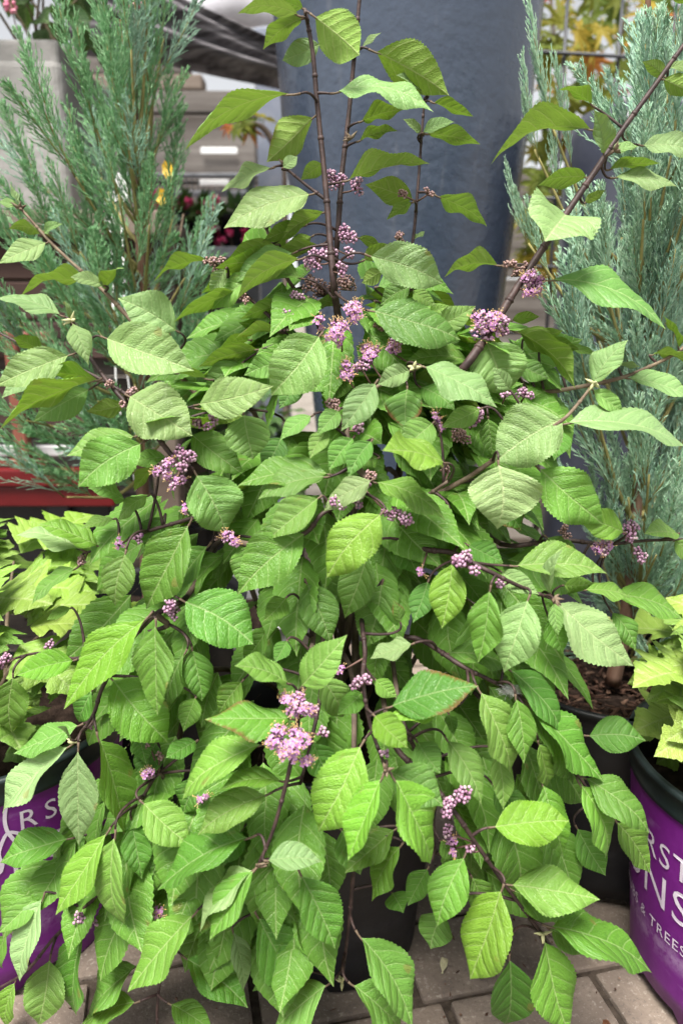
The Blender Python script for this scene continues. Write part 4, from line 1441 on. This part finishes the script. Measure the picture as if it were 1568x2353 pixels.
# leaves read off the photograph: base x,y  tip x,y  visible width  layer  flags
# flags: u underside shown, y young pale, b bright, d deepened colour (deep green leaves and painted-in shade), r blunt tip, a arched, n tip towards viewer, x brown edge, l slender
LEAVES = """
697,38,545,25,42,0,uy|692,42,603,112,46,.3,u|712,30,826,126,112,-.3,ur|702,12,622,-12,34,.4,u|742,98,648,138,56,.8,yr|690,214,421,337,50,-.3,ual|740,278,613,372,84,.4,u
632,382,508,440,38,.2,y|648,386,684,358,30,0,y|746,380,690,412,40,.6,u|715,440,512,520,84,.1,yr|633,498,667,462,30,1.2,u|748,495,645,540,36,.6,u|105,552,-5,602,52,.7,y|95,548,22,520,26,1,u|105,532,142,512,22,.8,y
50,480,22,420,14,.9,yl|48,478,-5,462,22,.8,y|220,663,45,662,32,.9,u|150,728,-10,676,46,-.2,y|244,655,280,608,30,.7,u|242,656,162,634,32,.6,yr|415,765,270,683,104,.7,y|230,772,440,845,128,-.7,yr|165,738,203,832,56,-.8,yl|160,735,150,688,14,-.7,yl
172,812,-12,888,88,-.3,ya|90,846,4,915,42,.4,y|236,876,88,850,30,.2,ub|228,884,-8,966,52,-.2,ub|215,888,76,968,76,.3,|292,928,198,945,46,.4,u|287,905,442,1000,138,-.8,yr|490,872,320,848,30,.6,u|445,932,628,886,96,-.2,y|448,938,560,955,60,.1,ub
335,1012,177,1117,116,-.6,r|320,1000,150,1035,70,-.2,|388,1050,300,1062,42,0,|445,1080,520,1225,134,-.6,r|742,762,620,905,138,-.7,r|604,800,455,840,46,.4,u|634,757,525,780,27,.6,u|672,695,550,733,42,.7,u|548,690,395,735,38,.8,u|592,630,485,712,62,.6,
702,590,540,678,56,-.1,u|684,576,535,645,62,.5,|478,618,350,642,30,.7,u|520,614,480,672,42,.3,y|558,945,582,1055,108,.1,r|430,992,562,1090,92,.7,d|720,952,640,1008,42,-.1,|752,985,712,1052,47,0,|770,1090,545,1110,76,.2,d|757,1095,590,1138,62,-.1,r
740,1138,610,1238,86,-.3,|862,1098,738,1172,62,-.8,y|292,1154,205,1118,42,.4,|346,1134,268,1196,36,.3,|362,1065,308,1130,32,.4,u|800,850,755,922,62,.8,d|846,112,1032,218,108,.6,ud|830,110,875,72,14,1,yl|758,214,996,256,50,.2,ya|822,280,929,250,42,1,ud
978,215,910,170,27,1.2,y|978,216,962,192,22,1.3,ub|988,232,1086,268,30,1.2,ub|968,305,929,270,22,1.2,y|968,305,1042,275,30,1.2,y|970,305,1103,333,40,1.1,u|818,325,912,296,27,1.1,ub|785,417,986,370,50,.6,u|955,462,840,418,62,1.4,u|950,462,886,500,27,1.2,u
997,446,1122,510,50,1.3,u|1364,245,1284,198,32,.2,ub|1378,300,1122,353,52,0,ua|1405,348,1364,252,48,-.3,yr|1402,352,1466,335,26,-.2,y|1348,405,1232,418,46,.2,u|1390,390,1516,376,27,.4,u|1400,408,1556,423,40,.2,y|1465,332,1610,352,52,.5,y
1288,470,1258,540,184,-.2,yrN|1272,490,1228,462,30,.6,ud|1340,466,1390,435,24,.5,u|1530,178,1474,140,36,.2,u|1500,182,1600,216,52,.2,u|1610,10,1480,-4,32,.3,u|1540,160,1600,150,24,0,y|820,545,880,566,26,1.2,u|952,556,976,528,13,1.6,yl|836,583,1020,650,104,-.6,yr
1155,610,1019,634,46,.5,ua|1242,642,1531,754,70,.1,yad|947,655,873,700,56,.4,d|945,665,1002,702,37,.6,|842,712,1062,772,104,-.2,dr|1118,770,1163,908,144,-.2,r|1168,755,1326,886,60,.4,uad|1172,736,1240,725,29,.5,ub|1245,775,1332,802,32,.7,u|1290,800,1372,820,20,.7,
1366,880,1442,780,66,-.8,y|1360,890,1435,948,46,-.9,yb|1444,868,1595,918,47,.7,y|1490,815,1585,830,21,.7,u|1561,785,1520,722,20,.7,ub|1420,838,1470,842,17,.8,y|1290,936,1136,1062,152,-.9,yr|1276,975,1590,1035,72,-.5,ya|1290,985,1272,1055,56,.6,d|1144,1056,1145,1216,172,-.6,y
1225,1066,1390,1206,128,-.2,|944,850,868,882,56,-.6,yr|962,838,1146,926,76,-.6,y|1172,898,1131,843,42,-.7,y|868,872,782,988,80,-.5,y|935,886,932,988,90,.1,dx|998,968,922,1032,82,0,r|1108,937,1012,980,52,0,|1120,955,1130,1045,52,.5,d|1028,1064,876,1036,74,-.8,bn
870,1118,1026,1190,62,-.1,|872,1050,795,1085,52,.5,d|815,1000,755,1080,62,-.1,d|856,1008,800,1096,62,-.15,d|780,940,728,1000,50,.1,|1085,830,930,832,62,.7,d|960,885,1045,940,62,.7,d|442,1190,330,1400,128,-.3,d|290,1262,262,1393,80,-.5,|485,1245,388,1372,72,.3,d|572,1246,545,1336,57,.4,dr|732,1225,540,1365,128,-.2,d
885,1170,748,1328,114,-.7,br|412,1375,583,1480,138,-.2,dr|350,1405,150,1630,104,-.7,bl|357,1420,358,1646,90,-.8,|265,1548,390,1704,128,-.2,r|430,1490,376,1636,66,.4,d|440,1485,466,1612,72,.6,dr|188,1271,40,1216,56,.4,y|236,1245,90,1195,52,.6,|266,1190,188,1212,27,.6,
182,1300,66,1386,36,.4,|178,1515,38,1552,70,.2,br|30,1545,25,1690,90,.1,|215,1580,176,1662,52,.4,d|165,1395,105,1422,26,.6,|672,1668,470,1650,80,-.5,d|618,1705,403,1826,88,-.4,|668,1572,538,1530,62,-.3,r|688,1585,798,1458,88,-.5,|660,1470,630,1522,42,.4,d
150,1690,-10,1866,86,-.5,y|192,1662,30,1732,60,.1,|180,1705,180,1946,92,-.8,yl|222,1680,285,1916,90,-.6,|320,1690,336,1752,52,.6,d|455,1700,380,1742,47,.6,dr|735,1550,792,1652,76,-.1,r|660,1370,605,1426,56,.6,d|700,1330,762,1478,100,.7,d|450,1600,420,1680,56,.6,d
165,1700,132,1668,11,-.8,yl|1040,1283,1013,1446,94,-.4,b|1127,1343,1098,1522,84,-.6,|1217,1365,1153,1547,114,-.8,y|1277,1373,1458,1530,112,-.7,y|1273,1368,1284,1262,33,-.7,yl|1272,1382,1282,1460,36,-.9,yb|1169,1300,1398,1308,90,-.2,|1438,1225,1328,1188,72,-.1,br|1070,1250,1156,1292,62,.3,d
1030,1180,965,1312,82,.5,d|985,1330,948,1432,62,.4,d|885,1628,1097,1571,108,-.2,d|1028,1628,890,1642,60,-.5,b|855,1640,936,1716,74,-.8,br|1183,1594,1205,1757,68,-.5,|1094,1576,1186,1778,90,-.2,|1205,1606,1388,1795,80,.1,|1340,1690,1486,1700,86,.4,d|1325,1790,1402,1976,76,-.2,
1330,1780,1502,1908,86,.1,|1410,1880,1490,2006,76,.3,|1320,1895,1390,2012,76,.7,d|1240,1790,1298,1972,76,.2,|1395,1365,1572,1422,66,.7,|1335,1355,1452,1370,42,.6,|1400,1400,1460,1496,52,.6,d|952,1477,848,1508,46,-.1,yr|920,1432,905,1380,30,.4,dx|860,1560,912,1602,46,0,
832,1590,776,1640,52,0,r|955,1700,1012,1776,72,.2,|1020,1690,1107,1848,76,.2,|1030,1640,1042,1690,32,.1,|880,1330,838,1490,110,.7,d|850,1260,788,1422,92,.5,d|1020,1480,1180,1532,62,.6,d|1160,1530,1302,1682,72,.3,d|1205,1612,1332,1802,80,.5,|1260,1420,1292,1502,62,.1,
1560,1225,1480,1225,47,.3,|1545,1240,1600,1292,50,.2,|1145,1310,1238,1366,56,.1,y|1290,1345,1366,1340,42,.5,|170,1925,-8,1976,84,.2,d|255,1900,120,2104,78,-.4,l|265,1905,277,2142,76,-.6,|300,1875,328,2022,70,.2,d|320,1838,442,1946,100,-.1,|370,1930,352,2006,52,.5,d
100,2040,-8,2146,60,0,l|103,2050,32,2260,72,-.4,y|20,2140,-5,2232,42,.2,|117,2192,85,2365,98,-.3,|197,2125,175,2336,72,.2,d|35,2260,8,2365,46,.1,|325,2210,188,2332,76,.3,|322,2300,176,2366,60,-.1,|455,2090,295,2281,98,-.4,|350,2120,245,2206,42,.5,d
417,2195,572,2312,104,.4,d|533,2130,566,2282,50,-.1,yl|585,2095,693,2272,128,.1,d|590,1918,363,2050,104,-.5,d|582,2002,442,2132,58,-1,y|598,2005,482,2162,80,-.7,|605,1978,739,1975,68,-1,y|685,1998,771,2182,114,-.4,d|625,1820,447,1916,90,-.4,|657,1795,505,1810,46,-.1,
650,2240,580,2276,42,.6,d|386,2305,492,2372,62,-.1,|762,2255,610,2378,90,-.2,|660,2060,712,2212,46,.3,d|330,2070,300,2162,52,.6,d|838,1698,722,1916,130,-.5,br|882,1775,797,1980,80,-1,b|896,1775,1002,1986,104,-.9,b|885,1765,1020,1852,108,-.4,|1121,1902,1309,1884,104,-.4,br
1071,1957,1000,2132,100,-.2,|1157,2030,1074,2253,124,-.8,br|1164,2030,1377,2068,104,-.5,|1170,2042,1302,2112,76,.1,d|1244,2124,1505,2226,98,-.6,|1244,2148,1305,2375,110,-.4,|1170,2190,1165,2370,114,.3,d|1255,2130,1356,2192,62,0,|1020,2090,988,2182,86,.3,d
816,2137,948,2365,104,-.2,|799,2256,932,2375,94,-.5,|926,1935,853,2072,60,0,|985,1990,935,2082,60,.4,d|1010,1930,1046,1976,46,.3,d|915,1900,790,2006,80,.3,d|1140,1720,1156,1862,56,.4,|1235,1700,1262,1812,54,-.1,|900,2050,926,2096,60,.4,d|705,1700,760,1790,80,.3,d
560,1560,500,1640,70,.9,d|470,1780,420,1870,80,.8,d|360,1700,330,1800,70,.9,d|620,1440,560,1520,60,1,d|1000,1560,960,1640,70,.9,d|780,1900,830,2010,90,.5,d|700,1950,640,2060,80,.6,d|1130,1800,1200,1900,70,.9,d|520,2030,470,2120,70,.5,d|300,2040,330,2130,60,.7,d
690,860,640,940,60,1,d|850,930,800,1000,60,1,d|650,1000,600,1080,70,1.1,d|900,1230,960,1320,80,1,d|620,1250,560,1330,60,1.1,d|1130,1120,1200,1220,80,.9,d|380,1180,330,1260,60,.8,d|1250,1230,1330,1290,60,.9,d|560,1900,500,1990,70,.6,d|1080,2010,1130,2100,70,.4,d
740,560,600,588,42,.6,u|702,640,562,622,50,.8,|640,560,520,592,44,.7,ub|705,515,600,556,44,.9,u|830,600,902,560,40,1.2,u|860,660,962,640,42,1,|990,760,1092,702,60,.8,|650,830,560,862,60,.5,|560,830,470,902,60,.6,|1180,830,1262,870,52,.6,|1200,780,1292,760,42,.7,u|330,770,268,758,32,.9,u|100,805,28,772,42,.5,u|860,690,905,760,50,1.2,d|700,660,640,720,46,1.4,|780,700,720,690,36,1.6,u|660,540,600,580,40,1.5,u|880,620,830,650,40,1.4,u|720,540,660,575,40,1.2,ub|640,600,560,612,34,1.5,u|980,720,1030,700,30,1.1,|1010,830,960,800,40,1.1,d|580,780,500,800,34,1,u
"""
LEAFLIST = []
for row in LEAVES.replace('\n', '|').split('|'):
    row = row.strip()
    if not row: continue
    q = row.split(',')
    LEAFLIST.append(tuple(float(x) for x in q[:6]) + (q[6] if len(q) > 6 else '',))


def near_stem(p):
    best, bd = None, 9
    for q, ok in SAMP:
        d = (q - p).length
        if q.z > p.z + .02: d += .03
        if q.y < p.y - .01: d += .03
        if d < bd: best, bd = q, d
    return best, bd


lrng = random.Random(123)
TW = MB()
ntw = 0
for (bx, by, tx, ty, wpx, lay, fl_) in LEAFLIST:
    yb = Yc(bx, by) + .035 * lay + lrng.uniform(-.003, .003)
    base = P(bx, by, yb)
    # keep the foot of the leaf on its stem when one passes close by
    st, dist = near_stem(base)
    dy = lrng.uniform(-.026, .004)
    if 'n' in fl_: dy = -.045
    if 'N' in fl_: dy = -.06
    if by < 700 and 'N' not in fl_: dy = lrng.uniform(-.02, .012)
    tip = P(tx, ty, yb + dy)
    if dist < .010:
        base = st.copy()
        dist = 0
    a = tip - base
    L = a.length
    a.normalize()
    mid = base.lerp(tip, .45)
    vw = (CAM - mid)
    depth = vw.dot(-FWD)
    vw.normalize()
    ww = wpx * depth / F
    Wr = L * lrng.uniform(.48, .58)
    if 'l' in fl_: Wr = L * lrng.uniform(.36, .42)
    Wr = max(Wr, ww * 1.02) if 'N' not in fl_ else ww * 1.05
    Wr = min(Wr, max(ww * 1.02, L * .8))
    ct = max(.12, min(1, ww / Wr))
    e1 = (vw - a * vw.dot(a)).normalized()
    e2 = a.cross(e1)
    s = -1 if 'u' in fl_ else 1
    stn = math.sqrt(1 - ct * ct)
    n1, n2 = e1 * (s * ct) + e2 * stn, e1 * (s * ct) - e2 * stn
    nn = n1 if n1.z > n2.z else n2
    bend = lrng.uniform(.02, .10)
    if 'a' in fl_: bend = .12
    fold = lrng.uniform(.05, .5)
    if 'N' in fl_: fold = .45
    pf = PROF_R if 'r' in fl_ else (PROF_L if 'l' in fl_ else PROF)
    g = leaf_geo(L, Wr, bend, fold, lrng.uniform(.06, .26), lrng.uniform(.003, .009), pf, lrng, 48, 5, lrng.uniform(.045, .07), 6, .05 if L < .03 else .08, 0, lrng.uniform(-.2, .2))
    me = g.mesh('leaf', [M['leaf'], M['stem_green']])
    o = link('leaf', me, shrub)
    m = frame(a, nn).to_4x4()
    m.translation = base + soff
    o.matrix_local = m
    pale = interp([(0, .30), (700, .30), (1000, .22), (1400, .10), (2000, .10)], by) + lrng.uniform(-.08, .12)
    warm = .42 + lrng.uniform(-.18, .22)
    if 'y' in fl_: pale = lrng.uniform(.6, .9)
    if 'b' in fl_: warm = lrng.uniform(.8, 1); pale *= .5
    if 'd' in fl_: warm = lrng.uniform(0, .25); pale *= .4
    o['pale'], o['warm'] = max(0, pale), warm
    o['brown'] = 1.0 if 'x' in fl_ else (.8 if lrng.random() < .05 else 0.0)
    if st is not None and dist > .0025:
        q = st
        back = -a if (q - base).dot(-a) > 0 else (q - base).normalized() * .6 - a * .4
        c_ = base + back * dist * .4
        TW.tube([base * (1 - t_) ** 2 + c_ * 2 * t_ * (1 - t_) + q * t_ * t_ for t_ in [k_ / 8 for k_ in range(9)]], [.0009 + .0005 * k_ / 8 for k_ in range(9)], 5)
        ntw += 1
tw = TW.build('twigs', M['stem'], shrub, soff)
tw['kind'] = 'stuff'

# inner leaves: shaded mass behind the front shell and round the back of the shrub
frng = random.Random(321)
ftm = []
for k in range(8):
    g = leaf_geo(1, frng.uniform(.48, .58), frng.uniform(.03, .09), frng.uniform(.1, .3), frng.uniform(.05, .15), .009, PROF if k % 3 else PROF_R, frng, 30, 4, .06, 7, .1)
    ftm.append(g)
FM = [g.mesh('leaf', [M['leaf'], M['stem_green']]) for g in ftm]
HALF = [(560, 90), (700, 200), (900, 300), (1200, 430), (1500, 500), (1800, 520), (1950, 440), (2080, 300)]
stuff = MB()
nparts = 0
n_in = 0
while n_in < 430:
    py = frng.uniform(600, 2060)
    hw = interp(HALF, py)
    px = 775 + frng.uniform(-1, 1) * hw
    mid_ = n_in % 6 == 0
    if mid_: px, py = frng.uniform(540, 1180), frng.uniform(690, 1200)
    back = frng.uniform(1.4, 4.8)
    if py > 1650: back = frng.uniform(1.2, 3.2)
    if py < 1000: back = frng.uniform(1.4, 3.2)
    if mid_: back = frng.uniform(1.2, 2.2)
    if n_in % 9 == 4:
        px, py = frng.uniform(330, 740), frng.uniform(1800, 2060)
        back = frng.uniform(1.0, 1.8)
    if n_in % 26 == 6:
        px, py = frng.uniform(140, 350), frng.uniform(1800, 1990)
        back = frng.uniform(.5, 1.2)
    if 750 < px < 980 and py > 1850: continue
    if 780 < px < 960 and py > 1930: continue
    Y = Yc(px, py) + .035 * back
    b = P(px, py, Y)
    if b.z < .13 or (b.z < .27 and (Vector((b.x, b.y, 0)) - POT_C).length < .15): continue
    n_in += 1
    out = Vector((b.x - POT_C.x, b.y - POT_C.y, 0))
    if out.length > 1e-4: out.normalize()
    a = (out * 1.0 + Vector((frng.gauss(0, .45), frng.gauss(0, .45) - .25, frng.gauss(interp([(700, -.5), (1100, -.9), (1500, -1.5), (2100, -1.9)], py), .5)))).normalized()
    nn = Vector((frng.gauss(0, .5), frng.gauss(-.5, .4), .7)) + out * .6
    s = frng.uniform(.055, .098)
    m = frame(a, nn).to_4x4()
    m.translation = b + soff
    m = m @ Matrix.Scale(s, 4)
    if nparts < 300 - len(LEAFLIST) and py < 1900:
        o = link('leaf', frng.choice(FM), shrub)
        o.matrix_local = m
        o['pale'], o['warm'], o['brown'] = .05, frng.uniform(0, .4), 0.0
        nparts += 1
    else:
        g = frng.choice(ftm)
        stuff.v += []
        off0 = len(stuff.v)
        stuff.v += [tuple(m @ Vector(p)) for p in g.v]
        stuff.f += [tuple(i + off0 for i in f) for f in g.f]
        stuff.m += g.m
        stuff.uv += g.uv
o = stuff.build('inner_leaves', [M['leaf'], M['stem_green']], shrub)
o['kind'] = 'stuff'
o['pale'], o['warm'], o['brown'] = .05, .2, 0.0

# flower and berry clusters: x, y, radius, layer, kind (b berries, f open flowers, d dry brown buds, m mixed)
CL = """770,412,28,.9,b|822,428,22,1.1,b|800,540,28,1,b|728,598,32,.2,b|778,622,22,-.1,b|752,585,24,.5,b|800,582,16,.8,b|680,690,22,.8,b|655,738,30,.5,b|640,720,16,.7,b|745,670,40,1.2,d|795,660,28,1.4,d|712,655,24,1.3,d
806,722,34,-.1,f|772,765,32,-.4,f|735,742,18,0,f|785,785,18,-.3,f|850,822,34,.4,f|903,805,28,.6,m|790,852,28,-.1,f|832,846,22,0,b|925,445,13,1.2,d|982,443,15,1.2,d|915,548,17,1.2,d|870,750,14,1,d
1120,742,46,-.2,m|1150,752,24,-.1,b|1230,645,32,-.3,m|1215,668,18,-.3,f|1172,606,18,.2,d|1188,630,14,.3,d|1205,905,20,.3,b|1160,910,14,.2,b|1085,968,36,.5,b|1000,962,17,.2,f|1012,985,14,.2,f|1062,998,26,.6,d|1030,1080,20,.4,d
375,1078,30,-.7,m|430,1062,28,-.8,b|402,1105,24,-.6,m|402,1035,18,-.3,b|428,1168,14,-.3,f|252,880,15,-.4,d|300,893,16,-.7,d|282,930,10,-.5,d|465,972,24,.2,b|488,964,14,.1,b|762,940,26,.2,d|825,985,20,.3,b|780,975,20,.5,d
838,1130,28,-.5,b|782,1158,26,-.4,b|922,1192,26,-.4,b|892,1176,22,-.2,b|850,1092,16,-.5,d|818,1150,20,-.4,b|1075,1298,36,-.8,b|1060,1280,24,-.8,b|1155,1340,17,-.4,b|966,1312,12,.1,f|1452,1222,30,.1,b|1396,1262,24,.2,m|1468,1276,20,.1,b|1370,1258,16,.3,f|1300,1222,18,.6,d
530,1240,22,.1,m|505,1232,14,.3,d|190,1290,17,.3,d|276,1248,14,.2,f|320,1235,15,.3,m|395,1395,24,0,b|402,1410,16,.1,b|8,1525,26,.1,b|112,1480,14,.6,b|196,1520,10,.3,b|832,1565,22,-.5,b|815,1575,14,-.4,b|688,1622,34,-.7,m|660,1612,22,-.6,f|715,1632,18,-.6,b
640,1700,34,-1,f|682,1706,34,-1.1,f|662,1738,28,-1,f|700,1745,22,-.8,f|742,1685,15,-.6,b|882,1730,13,-.4,b|1050,1838,30,-.5,b|1030,1860,28,-.5,b|1066,1822,18,-.5,b|1042,1945,24,0,m|1085,1956,15,-.3,b|1028,1910,18,.1,b|345,1785,22,.5,m|365,1740,12,.6,d|465,1832,15,.4,m
360,2092,18,.1,f|182,2108,17,-.1,b|212,2118,13,0,b|782,1540,12,.4,f|500,608,22,.5,d|478,600,12,.5,d|558,684,16,.4,d|345,1715,10,.6,d|205,1668,10,0,b|935,1200,14,-.3,b|1205,612,12,0,d|1100,730,18,0,f"""


def cluster(c, rad, kind, r, attach):
    mb = MB()
    br = .00142 * r.uniform(.92, 1.08)
    if kind == 'd': br *= .85
    foot = attach if (attach - c).length < .03 else c + Vector((0, .012, -.008))
    nst = max(4, int(rad / .0018))
    to_cam = (CAM - c).normalized()
    pref = (to_cam * .5 + Vector((0, 0, .45)) + (c - foot).normalized() * .3).normalized()
    mb.tube([foot, foot.lerp(c, .6) - pref * rad * .3, c - pref * rad * .4], [.0009, .0008, .0007], 5, 1)
    hub = c - pref * rad * .4
    used = []
    subs = []
    for _ in range(max(4, min(9, int(rad / .0020)))):
        d = (pref * .35 + Vector((r.gauss(0, 1), r.gauss(0, 1), r.gauss(0, 1))).normalized()).normalized()
        subs.append((c + d * rad * .62, rad * r.uniform(.36, .52)))
        mb.tube([hub, hub.lerp(c + d * rad * .62, .5) - pref * rad * .1, c + d * rad * .62], [.0007, .0006, .0005], 4, 1, cap=False)
    n = int(min(110, 6 + (rad / br) ** 2 * (1.1 if kind != 'f' else .6)))
    tries = 0
    while len(used) < n and tries < 1600:
        tries += 1
        d = Vector((r.gauss(0, 1), r.gauss(0, 1), r.gauss(0, 1))).normalized()
        if d.dot(pref) < -.25: continue
        sc_, sr_ = subs[tries % len(subs)]
        q = sc_ + d * sr_ * r.uniform(.75, 1.0)
        if any((q - u).length < br * (1.75 if kind != 'f' else 2.3) for u in used): continue
        used.append(q)
    for i, q in enumerate(used):
        d = (q - hub).normalized()
        if i % 2 == 0: mb.tube([hub.lerp(q, .1), hub.lerp(q, .55) + Vector((0, 0, -.0006)), q], [.0005, .00042, .00035], 3, 1, cap=False)
        k = kind
        if kind == 'm': k = 'f' if r.random() < .4 else 'b'
        if k == 'f':
            # four-lobed flower with long stamens
            x = d.orthogonal().normalized()
            y = d.cross(x)
            ro = r.uniform(0, 1.5)
            for w in range(4):
                a = ro + w * math.pi / 2
                e = x * math.cos(a) + y * math.sin(a)
                t = d.cross(e)
                R_ = .0021
                mb.add([q, q + e * R_ * .6 + t * R_ * .52 + d * .0006, q + e * R_ * 1.15 + d * .0002, q + e * R_ * .6 - t * R_ * .52 + d * .0006], [(0, 3, 2, 1)], 2)
            mb.tube([q - d * .003, q], [.0006, .0012], 5, 2, cap=False)
            for w in range(2):
                dd = (d + Vector((r.gauss(0, .35), r.gauss(0, .35), r.gauss(.1, .35)))).normalized()
                e = q + dd * r.uniform(.003, .0052)
                mb.tube([q, e], [.00018, .00018], 3, 3, cap=False)
                mb.ball(e, .00045, 3)
        else:
            mb.ball(q, br * r.uniform(.8, 1.12), 0)
    return mb


crng = random.Random(55)
for row in CL.replace('\n', '|').split('|'):
    x, y, rr, lay, kind = row.split(',')
    x, y, rr, lay = float(x), float(y), float(rr), float(lay)
    c = P(x, y, Yc(x, y) + .035 * lay)
    dep = (c - CAM).dot(FWD)
    rad = rr * dep / F * .95
    st, dist = near_stem(c)
    g = cluster(c, rad, kind, crng, st)
    g.build('flower_cluster' if kind == 'f' else 'berry_cluster', [M['bud'] if kind == 'd' else M['berry'], M['stalk'], M['petal'], M['anther']], shrub, soff)

# shoot tips: pairs of tiny folded leaves
for (x, y, lay) in ((165, 735, -.8), (950, 845, -.6), (1272, 1376, -.9), (592, 1990, -1.1), (785, 2255, .3), (1246, 2146, -.4), (805, 318, 1), (1410, 345, -.2), (886, 1770, -1), (45, 478, .9), (655, 380, .3), (1364, 880, -.9), (172, 1705, -.6), (103, 2046, 0)):
    c = P(x, y, Yc(x, y) + .035 * lay)
    mb = MB()
    for w in range(5):
        d = Vector((crng.gauss(0, 1), crng.gauss(-.3, .6), crng.gauss(.3, .7))).normalized()
        mb.tube([c, c + d * .003, c + d * crng.uniform(.005, .009)], [.0012, .0016, .0002], 5)
    mb.build('shoot_tip', M['stem_green'] if crng.random() < .4 else simple('pale_bud', (.42, .42, .22), .8), shrub, soff)

# tuft of spider silk on the right-hand twig
c = P(1172, 1586, Yc(1172, 1586) + .035 * .2)
mb = MB()
for k in range(420):
    d = Vector((crng.gauss(0, 1.1), crng.gauss(0, .6), crng.gauss(0, .5)))
    a = c + d * .0032
    d2 = Vector((crng.gauss(0, 1), crng.gauss(0, .5), crng.gauss(0, .5)))
    mb.tube([a, a + d2 * .0015 + Vector((0, 0, .0008)), a + d2 * .0032], .00009, 3, cap=False)
o = mb.build('silk_tuft', M['silk'])
tag(o, 'white tuft of spider silk caught on a right-hand twig', 'spider silk')

# litter on the pavers
for (px, py, l, w, col, lab) in ((1015, 2238, .022, .009, (.62, .58, .36), 'pale yellow fallen leaf scrap on the pavers'), (1392, 2345, .014, .008, (.17, .07, .035), 'small brown bark scrap on the pavers, bottom right'),
                                 (1245, 1995, .020, .012, (.50, .34, .12), 'tan curled fallen leaf on the pavers under the shrub'), (1140, 2010, .012, .008, (.2, .1, .05), 'dark brown dry scrap on the pavers under the shrub')):
    d = FWD + Vector((1, 0, 0)) * ((px - 784) / F) + UPV * ((1176 - py) / F)
    c = CAM + d * (CAM.z / -d.z)
    g = leaf_geo(l, w, .12, .5, .3, .02, PROF_R, crng, 12, 3, .05, 4, .05)
    mt = simple('dry_leaf', col, .8, .2, 200, tuple(x * .7 for x in col))
    o = g.build('fallen_leaf', [mt, mt])
    o.location = c + Vector((0, 0, .001))
    o.rotation_euler = (0, 0, crng.uniform(0, 6.28))
    tag(o, lab, 'fallen leaf')

drng = random.Random(91)
mb = MB()
for k in range(420):
    x, y = drng.uniform(-.55, .55), drng.uniform(.45, 1.0)
    l = drng.uniform(.0008, .0035)
    d = Vector((drng.gauss(0, 1), drng.gauss(0, 1), drng.gauss(0, .3))).normalized()
    c = Vector((x, y, .0008))
    mb.tube([c - d * l, c, c + d * l], [.0003, drng.uniform(.0006, .0016), .0003], 4)
o = mb.build('soil_crumbs', M['chip'])
tag(o, 'crumbs of soil and bark strewn over the pavers', 'debris', kind='stuff')
